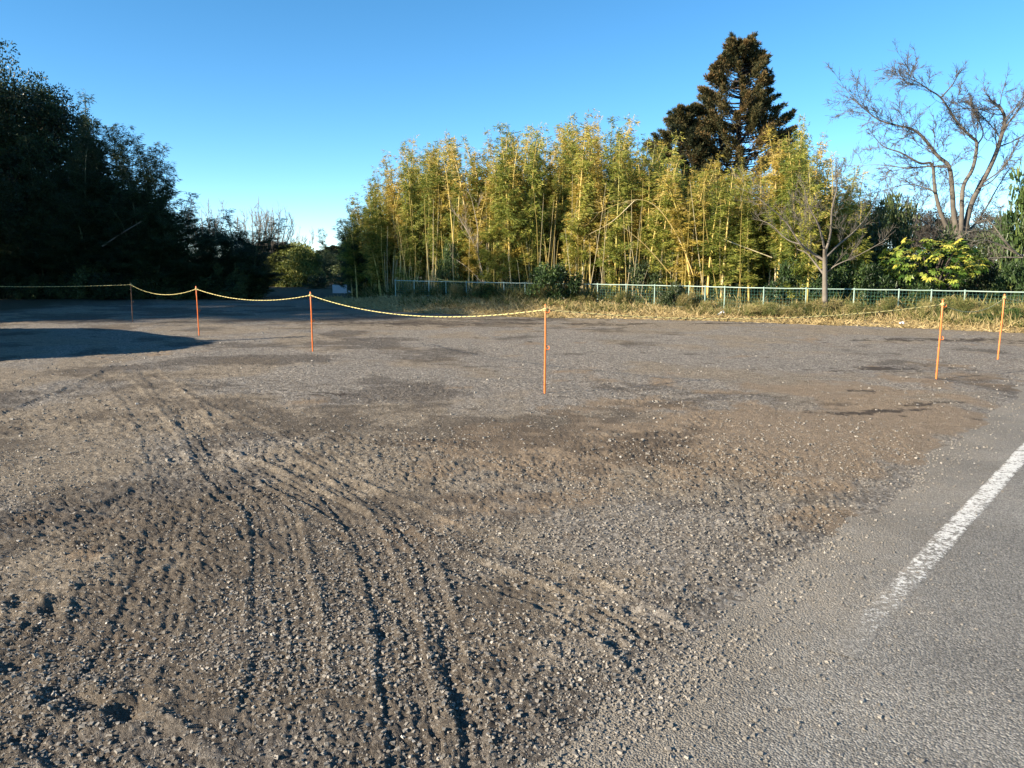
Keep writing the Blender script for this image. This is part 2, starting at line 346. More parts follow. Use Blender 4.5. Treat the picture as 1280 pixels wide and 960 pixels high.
TRACKS = [   # photo polyline, tread width, depth, number of ribs
    ([(150, 452), (260, 520), (390, 600), (455, 670), (488, 760), (508, 860), (520, 960), (530, 1080)], 0.20, 0.013, 4),
    ([(160, 452), (290, 520), (430, 600), (510, 670), (552, 760), (575, 860), (590, 960), (600, 1080)], 0.10, 0.012, 2),
    ([(135, 462), (175, 510), (205, 570), (215, 650), (190, 760), (140, 860), (60, 1000)], 0.30, 0.012, 6),
    ([(180, 458), (235, 520), (280, 590), (335, 640), (350, 720), (356, 830), (330, 960)], 0.30, 0.015, 6),
    ([(230, 555), (320, 590), (420, 640), (560, 705), (700, 760), (850, 850), (930, 905)], 0.24, 0.020, 4),
    ([(300, 560), (430, 610), (590, 680), (690, 720), (790, 770), (870, 830)], 0.22, 0.020, 3),
    ([(260, 600), (380, 690), (520, 770), (660, 840), (790, 930)], 0.26, 0.012, 5),
    ([(-60, 900), (60, 800), (150, 720), (260, 640), (420, 560), (600, 510)], 0.34, 0.012, 7),
    ([(-60, 760), (60, 680), (200, 610), (360, 550), (520, 510)], 0.30, 0.010, 6),
    ([(-60, 540), (20, 515), (100, 484), (160, 455)], 0.28, 0.020, 3),
    ([(-60, 500), (40, 480), (140, 452), (220, 440)], 0.26, 0.014, 3),
    ([(262, 470), (250, 505), (240, 560), (235, 620)], 0.46, 0.014, 5),
    ([(20, 880), (90, 910), (170, 960), (240, 1030)], 0.34, 0.020, 4),
    ([(500, 540), (620, 560), (760, 560), (900, 530), (1000, 500)], 0.42, 0.009, 5),
    ([(560, 600), (700, 625), (850, 620), (1000, 580), (1120, 535)], 0.30, 0.008, 5),
    ([(1280, 449), (1170, 478), (1060, 500), (960, 515)], 0.10, 0.026, 1),
    ([(420, 445), (560, 452), (720, 470), (900, 470), (1100, 455)], 0.40, 0.008, 3),
    ([(60, 700), (30, 760), (0, 830)], 0.36, 0.014, 5),
    ([(640, 960), (600, 860), (540, 760), (470, 690), (330, 600), (200, 500)], 0.28, 0.010, 6),
]
TR = []
for pl, w, dep, nr in TRACKS:
    pts = np.array([[*G(*p)] for p in pl]); n = 8 * len(pl)
    TR.append((curve_pts(pts, n), w, dep * 0.52, nr))

HOLES = [(80, 872, .10, .035), (112, 880, .10, .04), (165, 893, .11, .05), (20, 838, .09, .04), (25, 755, .08, .03), (770, 812, .06, .03), (793, 768, .06, .03), (330, 575, .08, .03), (480, 800, .07, .03), (60, 765, .08, .03)]
HOLES = [(G(a, b), r * 0.7, d * 0.55) for a, b, r, d in HOLES]

def sdist_road(x, y): return (x - e0[0]) * RN[0] + (y - e0[1]) * RN[1]

def ground_h(x, y, fine=True):
    x = np.asarray(x, float); y = np.asarray(y, float)
    s = sdist_road(x, y)
    h = 0.05 * (fbm(x * 0.35, y * 0.35, 3) - 0.5) + 0.045 * (fbm(x * 1.1 + 5, y * 1.1, 11) - 0.5)
    rough = 0.5 + 0.6 * sstep(0.38, 0.66, fbm(x * 0.5 + 3, y * 0.5 - 2, 29))
    rough = rough * (1 - 0.5 * sstep(3.5, 14, y)) * np.interp(x, [-3, 1.5, 4], [1.0, 0.85, 0.5])
    if fine:
        h = h + rough * (0.016 * (fbm(x * 4.2, y * 4.2, 17, 2) - 0.5) + 0.015 * (fbm(x * 13, y * 13, 23, 2) - 0.5)
                         + 0.012 * (vn(x * 33 + 2 * vn(x * 20, y * 20, 7), y * 33 + 2 * vn(x * 20, y * 20, 9), 31) - 0.5) + 0.016 * np.abs(vn(x * 52, y * 52, 33) - 0.5) * 2 + 0.018 * (vn(x * 85, y * 85, 37) - 0.5) - 0.009)
    near = (y > -2) & (y < 26) & (np.abs(x) < 18)
    if near.any():
        xx = x[near]; yy = y[near]; add = np.zeros(len(xx))
        for k, (pt, w, dep, nr) in enumerate(TR):
            lo = pt.min(0) - w - 0.3; hi = pt.max(0) + w + 0.3
            sel = np.where((xx > lo[0]) & (xx < hi[0]) & (yy > lo[1]) & (yy < hi[1]))[0]
            if not len(sel): continue
            px, py = xx[sel], yy[sel]; best = np.full(len(sel), 9.0); sg = np.zeros(len(sel)); al = np.zeros(len(sel)); acc = 0
            for a, b in zip(pt[:-1], pt[1:]):
                d = b - a; Ls = np.linalg.norm(d); d = d / Ls
                t = np.clip((px - a[0]) * d[0] + (py - a[1]) * d[1], 0, Ls)
                qx = px - a[0] - d[0] * t; qy = py - a[1] - d[1] * t; dd = np.hypot(qx, qy)
                m = dd < best; best[m] = dd[m]; sg[m] = np.sign(d[0] * qy - d[1] * qx)[m]; al[m] = acc + t[m]; acc += Ls
            wob = 0.03 * (vn(al * 2.5, al * 0 + k, 5) - 0.5)
            c = best * sg + wob; hw = w / 2
            pres = (0.30 + 0.70 * sstep(0.15, 0.6, vn(al * 0.9 + 3 * k, al * 0 + k * 3.3, 8))) * sstep(0, 0.3, al) * sstep(0, 0.3, acc - al)
            inside = 1 - sstep(hw * 0.85, hw, np.abs(c))
            rib = np.cos(2 * math.pi * c / w * nr) * (0.5 + 0.5 * vn(al * 9, c * 20, 4))
            lug = np.where(np.sin(al * 55 + np.sign(c) * 1.5 + c * 25) > 0.2, 1, 0) * 0.8
            ridge = np.exp(-((np.abs(c) - hw * 1.08) / 0.022) ** 2) * (0.35 + 1.1 * vn(al * 6 + 9 * k, sg * 3.1, 6)) * (0.4 + 0.9 * vn(al * 1.3, sg * 5 + k, 66))
            side = 0.55 + 0.45 * (sg > 0)
            add[sel] += pres * (inside * (-0.75 * dep + 0.40 * dep * rib - 0.3 * dep * lug) + 1.1 * dep * ridge * side)
        for (c, r, d) in HOLES:
            q = ((xx - c[0]) ** 2 + (yy - c[1]) ** 2) / (r * r)
            add += -d * np.exp(-q * 1.3) + 0.6 * d * np.exp(-(np.sqrt(q) - 1.5) ** 2 * 4)
        h[near] += add
    # the earth thins out over the asphalt edge and drops under the road sheet
    e = s + 0.35 * (fbm(x * 1.1, y * 1.1, 41) - 0.5) + 0.16 * (fbm(x * 5, y * 5, 43) - 0.5)
    road = sstep(-0.10, 0.55, e)
    base = -0.020 + 0.042 * road
    h = base + h * (0.25 + 0.75 * road) * road
    h = np.where(e < -0.1, np.minimum(h, -0.022 - 0.03 * sstep(0.1, 0.6, -e)), h)
    far = sdist_road(x, y) + 6.0
    h = np.where(far < 0, 0.03 * sstep(0, 0.5, -far) - 0.02, h)
    # falls away under the bank and beyond it
    d = y - foot_y(x)
    h = h * (1 - sstep(-0.5, 1.0, d) * (x > -9)) - 0.12 * sstep(0.1, 1.2, d) * (x > -9)
    return h

# ground: one sheet, dense where people look at it, out to the horizon
fine_a = np.radians(np.linspace(-44, 44, 640))
coarse_a = np.radians(np.linspace(44, 316, 60))[1:-1]
ang = np.concatenate([fine_a, coarse_a])
rad = np.concatenate([np.linspace(0.25, 1.8, 12)[:-1], np.geomspace(1.8, 34, 490), np.geomspace(34, 5000, 46)[1:]])
A, R_ = np.meshgrid(ang, rad)
gx = (R_ * np.sin(A)).ravel(); gy = (R_ * np.cos(A)).ravel()
gz = ground_h(gx, gy)
na, nr_ = len(ang), len(rad)
i = np.arange(nr_ - 1)[:, None] * na; j = np.arange(na)[None, :]; j2 = (j + 1) % na
gf = np.stack([i + j, i + na + j, i + na + j2, i + j2], -1).reshape(-1, 4)[:, ::-1]
cz = len(gx); gx = np.append(gx, 0); gy = np.append(gy, 0); gz = np.append(gz, gz[:na].mean())
gt = np.stack([np.arange(na), (np.arange(na) + 1) % na, np.full(na, cz)], -1)[:, ::-1]

def ell(x, y, px, py, rx, ry, rot=0.0):
    """soft elliptic patch on the ground, centred under a photo pixel, radii in metres"""
    c = G(px, py); dx = x - c[0]; dy = y - c[1]
    u = dx * math.cos(rot) + dy * math.sin(rot); v = -dx * math.sin(rot) + dy * math.cos(rot)
    return np.exp(-((u / rx) ** 2 + (v / ry) ** 2))

def masks(x, y):
    n = fbm(x * 0.9, y * 0.9, 51, 4); n2 = fbm(x * 3.0, y * 3.0, 55, 3)
    g = 0.55 * sstep(0.46, 0.68, n + 0.25 * (n2 - 0.5) + 0.22 * ell(x, y, 800, 440, 9, 5) + 0.10 * ell(x, y, 620, 470, 5, 3) + 0.25 * ell(x, y, 900, 670, 1.2, 0.8) - 0.10 * ell(x, y, 150, 560, 5, 3))
    g = np.maximum(g, 0.85 * ell(x, y, 900, 800, 0.45, 0.25, 0.8))
    e = sdist_road(x, y); g = np.maximum(g, 0.6 * (1 - sstep(0.1, 0.9, e + 0.5 * (n - 0.5))))
    t = 0.9 * sstep(0.42, 0.75, 0.9 * ell(x, y, 850, 545, 2.4, 1.5, 0.5) + 0.7 * ell(x, y, 1100, 540, 2.2, 0.9, 0.7) + 0.5 * ell(x, y, 1050, 480, 3.5, 1.2) + 1.3 * (n2 - 0.5) + 0.6 * (n - 0.5) + 0.35 * sstep(0.5, 0.7, fbm(x * 0.45, y * 0.45, 77)))
    d = np.zeros_like(x)  # dark ground patches, broken into streaks by noise
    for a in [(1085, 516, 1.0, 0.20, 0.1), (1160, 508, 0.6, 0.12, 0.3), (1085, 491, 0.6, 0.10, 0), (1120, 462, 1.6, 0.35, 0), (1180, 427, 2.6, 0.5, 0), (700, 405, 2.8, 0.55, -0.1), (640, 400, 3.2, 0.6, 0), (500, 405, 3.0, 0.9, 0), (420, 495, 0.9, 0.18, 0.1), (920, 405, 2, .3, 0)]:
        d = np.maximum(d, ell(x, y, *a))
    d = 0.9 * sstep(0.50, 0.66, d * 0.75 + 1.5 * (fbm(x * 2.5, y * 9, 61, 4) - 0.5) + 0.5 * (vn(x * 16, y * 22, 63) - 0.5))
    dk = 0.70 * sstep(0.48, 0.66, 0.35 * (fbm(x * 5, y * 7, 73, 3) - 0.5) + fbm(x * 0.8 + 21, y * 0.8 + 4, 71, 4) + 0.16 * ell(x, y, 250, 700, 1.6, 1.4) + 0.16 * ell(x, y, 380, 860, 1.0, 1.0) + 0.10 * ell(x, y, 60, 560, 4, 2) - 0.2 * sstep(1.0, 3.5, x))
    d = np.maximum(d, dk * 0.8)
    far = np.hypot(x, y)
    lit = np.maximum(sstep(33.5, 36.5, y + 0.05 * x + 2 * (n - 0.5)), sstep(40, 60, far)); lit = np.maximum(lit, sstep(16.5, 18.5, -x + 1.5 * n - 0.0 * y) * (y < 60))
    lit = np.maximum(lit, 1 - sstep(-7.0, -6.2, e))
    return g, t, d, lit
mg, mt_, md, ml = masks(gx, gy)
gme = mesh_np('ground', np.stack([gx, gy, gz], 1), [gt, gf], M_GROUND, True, dict(gravel=mg, tan=mt_, dark_patch=md, litter=ml))
link('ground', gme, label='bare earth and gravel lot with tyre tracks', kind='structure')

def gh(x, y): return float(ground_h(np.array([x]), np.array([y]), False)[0])

# road
def road_pt(along, off): p = e0 + RD * along + RN * off; return p
ts = np.linspace(-12, 70, 165); os_ = np.concatenate([np.linspace(0.9, -1.5, 9), np.linspace(-2.0, -6.2, 7)])
V = np.array([[*road_pt(t, o), -0.0] for t in ts for o in os_])
k = len(os_); ii = np.arange(len(ts) - 1)[:, None] * k; jj = np.arange(k - 1)[None, :]
Fq = np.stack([ii + jj, ii + jj + 1, ii + k + jj + 1, ii + k + jj], -1).reshape(-1, 4)
road = link('asphalt_road', mesh_np('asphalt_road', V, Fq, M_ASPH, True, {'dust': np.tile(np.interp(-os_, [-0.9, 0.0, 0.5, 1.4, 7], [1.0, 0.62, 0.26, 0.06, 0.0]), len(ts))}), label='grey weathered asphalt road beside the lot', kind='structure')
l0, l1 = G(1092, 772), G(1285, 560); LD = (l1 - l0) / np.linalg.norm(l1 - l0); LN = np.array([-LD[1], LD[0]])
ts = np.linspace(-0.45, 45, 300); V = []; tint = []
for t in ts:
    for o in np.linspace(-0.064, 0.064, 7):
        p = l0 + LD * t + LN * (o + 0.012 * (vn(t * 6, o * 40, 12) - 0.5) * (1 if abs(o) > 0.06 else 0)); V.append([*p, 0.0006 if abs(o) > 0.06 else 0.003])
        tint.append(np.interp(t, [-0.45, -0.1, 0.6, 1.6, 3], [0.04, 0.13, 0.19, 0.24, 0.28]) - (0.10 if abs(o) > 0.06 else 0))
k = 7; ii = np.arange(len(ts) - 1)[:, None] * k; jj = np.arange(k - 1)[None, :]
Fq = np.stack([ii + jj, ii + k + jj, ii + k + jj + 1, ii + jj + 1], -1).reshape(-1, 4)[:, ::-1]
link('line_marking', mesh_np('line_marking', np.array(V), Fq, M_LINE, True, {'tint': np.array(tint), 'dust': np.interp(-sdist_road(np.array(V)[:, 0], np.array(V)[:, 1]), [-0.9, 0.0, 0.5, 1.4, 7], [1.0, 0.62, 0.26, 0.06, 0.0])}), parent=road)

# verge / bank
bx = np.linspace(-6.2, 26, 140); bd = np.concatenate([[-0.25], np.linspace(0, 3.6, 22), np.linspace(4.2, 13, 10)])
V = np.array([[x, foot_y(x) + d + 0.5 * (vn(x * 0.9, 0.5, 14) - 0.5) * (1 if d < 1 else 0) + 0.25 * (vn(x * 4, 2.5, 15) - 0.5) * (1 if d < 1 else 0), 0] for x in bx for d in bd])
V[:, 2] = bank_z(V[:, 0], V[:, 1])
dcol = np.tile(bd, len(bx)); V[:, 2] = np.where(dcol < 0, -0.10, V[:, 2] + 0.012)
k = len(bd); ii = np.arange(len(bx) - 1)[:, None] * k; jj = np.arange(k - 1)[None, :]
Fq = np.stack([ii + jj, ii + k + jj, ii + k + jj + 1, ii + jj + 1], -1).reshape(-1, 4)
M_VERGE = mat_tint('leaf_litter_soil', [(0.0, (0.09, 0.068, 0.034)), (0.5, (0.28, 0.205, 0.10)), (1.0, (0.42, 0.32, 0.17))], 0.95, noise=9.0, bump=0.8, obj_var=0)
tv = np.where(dcol < 2.6, 0.62, 0.3)
link('grass_verge', mesh_np('grass_verge', V, Fq, M_VERGE, True, {'tint': tv}), label='low bank of dry grass along the fence', kind='structure')

# loose stones
def stones(n, xr, yr, dens, smin, smax, seed, clip=None):
    r = np.random.default_rng(seed); out = []
    while sum(map(len, out)) < n:
        y = np.exp(r.uniform(math.log(yr[0]), math.log(yr[1]), 40000)); x = r.uniform(-0.78, 0.78, 40000) * y
        keep = r.random(40000) < dens(x, y); out.append(np.stack([x, y], 1)[keep])
    p = np.concatenate(out)[:n]; x, y = p.T
    sz = smin * (smax / smin) ** (r.random(n) ** 2.0)
    z = np.maximum(ground_h(x, y), np.where(sdist_road(x, y) < 0.9, 0.0, -1))
    cube = np.array([[a, b, c] for a in (-1, 1) for b in (-1, 1) for c in (-1, 1)], float)
    cf = np.array([[0, 1, 3, 2], [4, 6, 7, 5], [0, 4, 5, 1], [2, 3, 7, 6], [0, 2, 6, 4], [1, 5, 7, 3]])
    V = cube[None] * r.uniform(0.35, 1.0, (n, 8, 3)) * r.uniform(0.6, 1.1, (n, 1, 3)) * np.array([1, 1, 0.75])
    th = r.uniform(0, 6.28, n); c, s_ = np.cos(th), np.sin(th); tl = r.uniform(-0.6, 0.6, n); ct, st_ = np.cos(tl), np.sin(tl)
    X = V[..., 0] * ct[:, None] - V[..., 2] * st_[:, None]; Z = V[..., 0] * st_[:, None] + V[..., 2] * ct[:, None]; Y = V[..., 1]
    V = np.stack([X * c[:, None] - Y * s_[:, None], X * s_[:, None] + Y * c[:, None], Z], -1) * (sz[:, None, None] * 0.62)
    V += np.stack([x, y, z + sz * 0.10], 1)[:, None, :]
    F = (cf[None] + 8 * np.arange(n)[:, None, None]).reshape(-1, 4)
    t = np.clip(r.normal(0.34, 0.13, n) + (r.random(n) < 0.025) * 0.35, 0, 1)
    return V.reshape(-1, 3), F, np.repeat(t, 8)
def dens_a(x, y):
    e = sdist_road(x, y)
    d = sstep(0.36, 0.66, fbm(x * 1.2 + 4, y * 1.2, 101, 3) + 0.18 * ell(x, y, 480, 800, 1.1, 0.8) + 0.16 * ell(x, y, 760, 660, 1.1, 0.5) + 0.14 * ell(x, y, 860, 830, .7, .5))
    d = (0.28 + 0.72 * d) * (1 - 0.9 * sstep(4.0, 10.5, y))
    d = d * (0.35 + 0.65 * np.exp(-np.maximum(x - 1.0, 0) * 0.4))
    d = np.where(e < 0.05, 0.12 * np.exp(e * 2.6), d)
    return d * (e > -2.5)
sv = [stones(66000, None, (1.9, 11), dens_a, 0.004, 0.018, 5), stones(3500, None, (6.0, 23), lambda x, y: (0.15 + sstep(0.45, 0.65, fbm(x * .7, y * .7, 102))) * (sdist_road(x, y) > 0) * (y < foot_y(x)), 0.010, 0.034, 6)]
off = 0; VV = []; FF = []; TT = []
for v, f_, t in sv: VV.append(v); FF.append(f_ + off); TT.append(t); off += len(v)
link('gravel', mesh_np('gravel', np.concatenate(VV), np.concatenate(FF), M_STONE, False, {'tint': np.concatenate(TT)}), label='loose crushed stone and clods scattered over the lot', cat='gravel', kind='stuff')

# ------------------------------------------------------------------ grass on the verge
def blades(n, xr, dr, hr, mat, name, label, cat, seed, dens, tintf, wid=0.014, lean=0.7):
    r = np.random.default_rng(seed); x = r.uniform(*xr, n * 3); d = r.uniform(*dr, n * 3); y = foot_y(x) + d
    k = r.random(n * 3) < dens(x, d); x, y, d = x[k][:n], y[k][:n], d[k][:n]; n = len(x)
    z = bank_z(x, y); h = r.uniform(*hr, n)
    dv = np.stack([r.normal(0, lean, n), r.normal(0, lean, n), r.uniform(0.25, 1.0, n)], 1)
    m = MB(); m.leaves(np.stack([x, y, z], 1), dv, h, wid * (0.7 + 0.9 * r.random(n)), np.clip(tintf(x, d, r, n), 0, 1), 0.3, r)
    return link(name, m.mesh(name, mat), label=label, cat=cat, kind='stuff')
blades(42000, (-8, 16), (-0.2, 2.7), (0.08, 0.26), M_STRAW, 'dry_grass', 'dry straw coloured grass lying along the foot of the fence', 'grass', 21,
       lambda x, d: 0.25 + 0.9 * sstep(0.3, 0.6, fbm(x * 1.5, d * 1.5, 111)) * np.interp(x, [3, 8], [1, 0.6]), lambda x, d, r, n: r.normal(0.54, 0.2, n) - np.interp(x, [2, 8], [0, 0.14]), 0.020, 1.6)
blades(26000, (-4, 16), (0.9, 3.6), (0.12, 0.40), M_WEED, 'weed', 'green and tan weeds tangled through the wire fence', 'weed', 22,
       lambda x, d: sstep(0.40, 0.62, fbm(x * 0.9, d * 0.8, 113)) * np.interp(x, [-4, 2, 5, 12], [0.25, 0.5, 1, 1]) + 0.05, lambda x, d, r, n: r.normal(0.60, 0.26, n), 0.022, 0.95)
blades(20000, (-7, 17), (3.0, 6.5), (0.25, 0.75), M_WEED, 'undergrowth_grass', 'rank green and tan undergrowth between fence and culms', 'undergrowth', 23,
       lambda x, d: 0.3 + 0.7 * sstep(0.35, 0.6, fbm(x * 0.8, d * 0.8, 117)), lambda x, d, r, n: r.normal(0.42, 0.22, n), 0.036, 0.7)

# ------------------------------------------------------------------ fence
fx = [(497, 28.8), (520, 28.2), (538, 27.9), (559, 27.6), (571, 27.4), (584, 27.2), (607, 26.9), (630, 26.6), (656, 26.3), (683, 26.0), (712, 25.7), (745, 25.4), (780, 24.9), (815, 24.4), (857, 23.8), (877, 23.5), (901, 23.1), (949, 22.4), (1001, 22.0), (1060, 21.6), (1115, 21.2), (1155, 20.9), (1196, 20.6), (1277, 19.8), (1370, 18.9)]
FP = []
for px, Y in fx:
    x = (px - 640) / F_PX * Y * 1.012
    FP.append((x, Y, float(bank_z(np.array(x), np.array(Y)))))
fence = thing('wire_fence', 'low pale green pipe and wire fence along the bamboo grove', 'fence', (FP[0][0], FP[0][1], 0))
org = np.array([FP[0][0], FP[0][1], 0])
pm = None
TOPZ = lambda k: np.interp(k, [0, len(FP) - 1], [0.97, 0.86])
for k, (x, y, z) in enumerate(FP):
    m = MB(); top = TOPZ(k)
    m.tube([[0, 0, z - 0.15], [0.004, 0, top * 0.6], [0.0, 0, top + 0.01]], 0.021, 6, 0.62); m.tube([[0, 0, top], [0, 0, top + 0.028], [0, 0, top + 0.036]], [0.026, 0.026, 0.01], 6, 0.5)
    link('post', m.mesh('post', M_FENCE, True), fence, np.array([x, y, 0]) - org)
for k in range(len(FP) - 1):
    a = np.array([FP[k][0], FP[k][1], TOPZ(k)]) - org; b = np.array([FP[k + 1][0], FP[k + 1][1], TOPZ(k + 1)]) - org
    if k in (11, 22): pass
    m = MB(); mid = (a + b) / 2 - [0, 0, 0.006]; m.tube([a, mid, b], 0.017, 6, 0.7)
    link('top_rail', m.mesh('top_rail', M_FENCE, True), fence)
    za = FP[k][2] + 0.06; zb = FP[k + 1][2] + 0.06
    m = MB(); a0 = a.copy(); a0[2] = za; b0 = b.copy(); b0[2] = zb
    m.tube([a0, (a0 + b0) / 2, b0], 0.011, 6, 0.5); link('bottom_rail', m.mesh('bottom_rail', M_FENCE, True), fence)
    m = MB(); L_ = np.linalg.norm((b - a)[:2]); nw = max(3, int(L_ / 0.085))
    for q in range(1, nw):
        t = q / nw; m.tube([a0 + (b0 - a0) * t, a + (b - a) * t], 0.0022, 3, 0.5, False)
    for q in range(1, 7):
        t = q / 7; m.tube([a0 + (a - a0) * t, b0 + (b - b0) * t], 0.0022, 3, 0.5, False)
    link('wire_mesh', m.mesh('wire_mesh', M_WIRE), fence)

# ------------------------------------------------------------------ stakes and rope
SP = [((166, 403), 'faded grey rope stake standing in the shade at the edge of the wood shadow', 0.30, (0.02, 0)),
      ((249, 421), 'thin orange rope stake beside the tip of the big ground shadow', 0.55, (0, 0)),
      ((391, 440), 'thin orange rope stake in front of the sunlit round bush', 0.6, (0, 0)),
      ((681, 495), 'thin orange rope stake standing in open gravel, nearest the road end of the sagging rope', 0.75, (0, 0)),
      ((1170, 476), 'orange rope stake between the broad leaved shrub and the road line', 0.75, (0.0, 0)),
      ((1247, 451), 'orange rope stake beside the bare tree end of the fence, close to the road', 0.75, (0.01, 0))]
SP[3] = ((681, 495), 'thin orange rope stake alone in open gravel between two long rope sags', 0.75, (0, 0))
TOPS = []
def stake_parts(root, h, tint, grey):
    mt = M_STAKE_SHADED if grey else M_STAKE
    m = MB(); m.tube([[0, 0, -0.25], [0, 0, 0.3], [0.003, 0, 0.7], [0, 0, h], [0, 0, h + 0.012]], [0.0125, 0.0125, 0.0125, 0.0125, 0.004], 8, tint)
    link('rod', m.mesh('rod', mt, True), root)
    for zz, s in ((h - 0.07, 1), (h * 0.52, 1)):
        m = MB(); t = np.linspace(-0.3, 5.4, 14)
        m.tube(np.stack([0.03 + 0.022 * np.cos(t + math.pi), 0.004 * t - 0.008, zz + 0.022 * np.sin(t + math.pi)], 1), 0.006, 6, tint)
        link('rope_hook', m.mesh('rope_hook', mt, True), root)
for (pb, lab, tint, ln) in SP:
    g = G(*pb); z = gh(*g); h = 1.07
    root = thing('rope_stake', lab, 'stake', (g[0], g[1], z), rng.uniform(-0.4, 0.4), 'rope stakes across the lot')
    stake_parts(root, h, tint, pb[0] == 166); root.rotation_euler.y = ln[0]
    TOPS.append(np.array([g[0] + ln[0] * h, g[1], z + h - 0.055]))
# a stake out of frame at each end that holds the rope
gL = np.array([-19.5, 23.5]); root = thing('rope_stake', 'rope stake with shade put into its paint, deep in the shade of the wood', 'stake', (*gL, gh(*gL)), 0, 'rope stakes across the lot'); stake_parts(root, 1.07, 0.3, True)
gR = np.array([10.9, 14.6]); root2 = thing('rope_stake', 'orange rope stake where the rope ends by the road', 'stake', (*gR, gh(*gR)), 0, 'rope stakes across the lot'); stake_parts(root2, 1.07, 0.75, False)
LT = np.array([*gL, gh(*gL) + 1.02]); RT = np.array([*gR, gh(*gR) + 1.02])
def sag(a, b, s, n=40):
    t = np.linspace(0, 1, n)[:, None]; p = a + (b - a) * t; p[:, 2] -= 4 * s * (t * (1 - t))[:, 0]; return p
spans = [(LT, TOPS[0], 0.10), (TOPS[0], TOPS[1], 0.19), (TOPS[1], TOPS[2], 0.16), (TOPS[2], TOPS[3], 0.21), (TOPS[3], TOPS[4], 0.15), (TOPS[4], TOPS[5], 0.16), (TOPS[5], RT, 0.12)]
pts = [sag(*spans[0])]
for s in spans[1:]: pts.append(sag(*s)[1:])
pts = np.concatenate(pts)
# rope skin with a spiral of yellow and black strands
seg = np.linalg.norm(np.diff(pts, axis=0), axis=1); ln = np.concatenate([[0], np.cumsum(seg)])
nn = int(ln[-1] / 0.03); tt = np.linspace(0, ln[-1], nn); rp = np.stack([np.interp(tt, ln, pts[:, q]) for q in range(3)], 1)
m = MB(); m.tube(rp, 0.0064, 8, 0.5, False)
me = m.mesh('tiger_rope', M_ROPE, True); tint = (tt[:, None] / 0.11 + np.arange(8)[None, :] / 8.0 * 0.999) % 1.0
me.attributes['tint'].data.foreach_set('value', tint.astype(np.float32).ravel())
rope = link('tiger_rope', me, label='yellow and black twisted rope sagging from stake to stake across the lot', cat='rope')
# rope knots round the hooks are part of the rope
for T in TOPS:
    m = MB(); a = np.linspace(0, 4 * math.pi, 22)
    m.tube(T + np.stack([0.020 * np.cos(a), 0.020 * np.sin(a), 0.010 * a / math.pi - 0.02], 1), 0.0075, 6, 0.2, False)
    link('knot', m.mesh('knot', M_ROPE, True), rope)

# ------------------------------------------------------------------ plants: generators
def unit(v): v = np.asarray(v, float); return v / (np.linalg.norm(v) + 1e-9)

def make_bamboo(seed, H, leaf_mat, culm_mat, start=0.25, dens=1.0, lean=0.5, nod=0.5, r0=0.037, tmean=0.5, tsd=0.2, spread=1.0):
    r = np.random.default_rng(seed); az = r.uniform(0, 6.28); dirx, diry = math.cos(az), math.sin(az)
    s = np.linspace(0, 1, 16); bend = lean * s ** 1.6 + nod * np.maximum(s - 0.7, 0) ** 2 * 6
    P3 = np.stack([dirx * bend, diry * bend, H * s - nod * np.maximum(s - 0.75, 0) ** 2 * 5], 1)
    mc = MB(); rr = r0 * (1 - s) ** 0.75 + 0.003; mc.tube(P3, rr, 6, np.repeat(0.35 + 0.5 * (1 - s), 6), False)
    ml_ = MB(); q = start; k = 0; bases = []; dirs = []; tints = []
    while q < 0.99:
        p = np.array([np.interp(q, s, P3[:, c]) for c in range(3)])
        for w in range(2 + (r.random() < 0.5)):
            a = r.uniform(0, 6.28); Lb = spread * (0.10 + 0.66 * (1 - q) ** 0.95 * min(1, 0.45 + 2.2 * (q - start))) * r.uniform(0.6, 1.25)
            d0 = np.array([math.cos(a), math.sin(a), r.uniform(0.9, 1.9)]); d0 /= np.linalg.norm(d0)
            t = np.linspace(0, 1, 5)[:, None]; br = p + d0 * Lb * t + np.array([math.cos(a), math.sin(a), -0.9]) * (0.30 * Lb) * t ** 2
            mc.tube(br, np.linspace(0.006, 0.002, 5), 3, 0.55, False)
            nb = max(2, int(15 * dens * Lb / 0.5 * (1 if q < 0.72 else 0.55)))
            for _ in range(nb):
                tq = r.uniform(0.25, 1.0); c = p + d0 * Lb * tq + np.array([math.cos(a), math.sin(a), -0.9]) * 0.30 * Lb * tq ** 2 + r.normal(0, 0.06, 3)
                nl = r.integers(4, 8); tb = r.normal(tmean, tsd)
                for _ in range(nl):
                    bases.append(c + r.normal(0, 0.03, 3)); dirs.append([math.cos(a) + r.normal(0, 0.8), math.sin(a) + r.normal(0, 0.8), r.normal(-0.25, 0.5)]); tints.append(tb + r.normal(0, 0.07))
        q += r.uniform(0.020, 0.045)
    n = len(bases); ml_.leaves(np.array(bases), np.array(dirs), r.uniform(0.10, 0.19, n), r.uniform(0.018, 0.028, n), np.clip(tints, 0, 1), 0.2, r)
    return mc.mesh('culm', culm_mat, True), ml_.mesh('foliage', leaf_mat)

def clump_leaves(mb, centers, radii, per, L, W, r, tint, tsd, droop=0.0, flat=0.75, light_dir=None):
    for c, rad_, tn in zip(centers, radii, tint):
        d = r.normal(size=(per, 3)); d /= np.linalg.norm(d, axis=1, keepdims=True)
        rr = rad_ * r.random(per) ** 0.45; p = c + d * rr[:, None] * np.array([1, 1, flat])
        dv = d + r.normal(0, 0.6, (per, 3)); dv[:, 2] -= droop
        mb.leaves(p, dv, r.uniform(*L, per), r.uniform(*W, per), np.clip(tn + r.normal(0, tsd, per), 0, 1), 0.2, r)

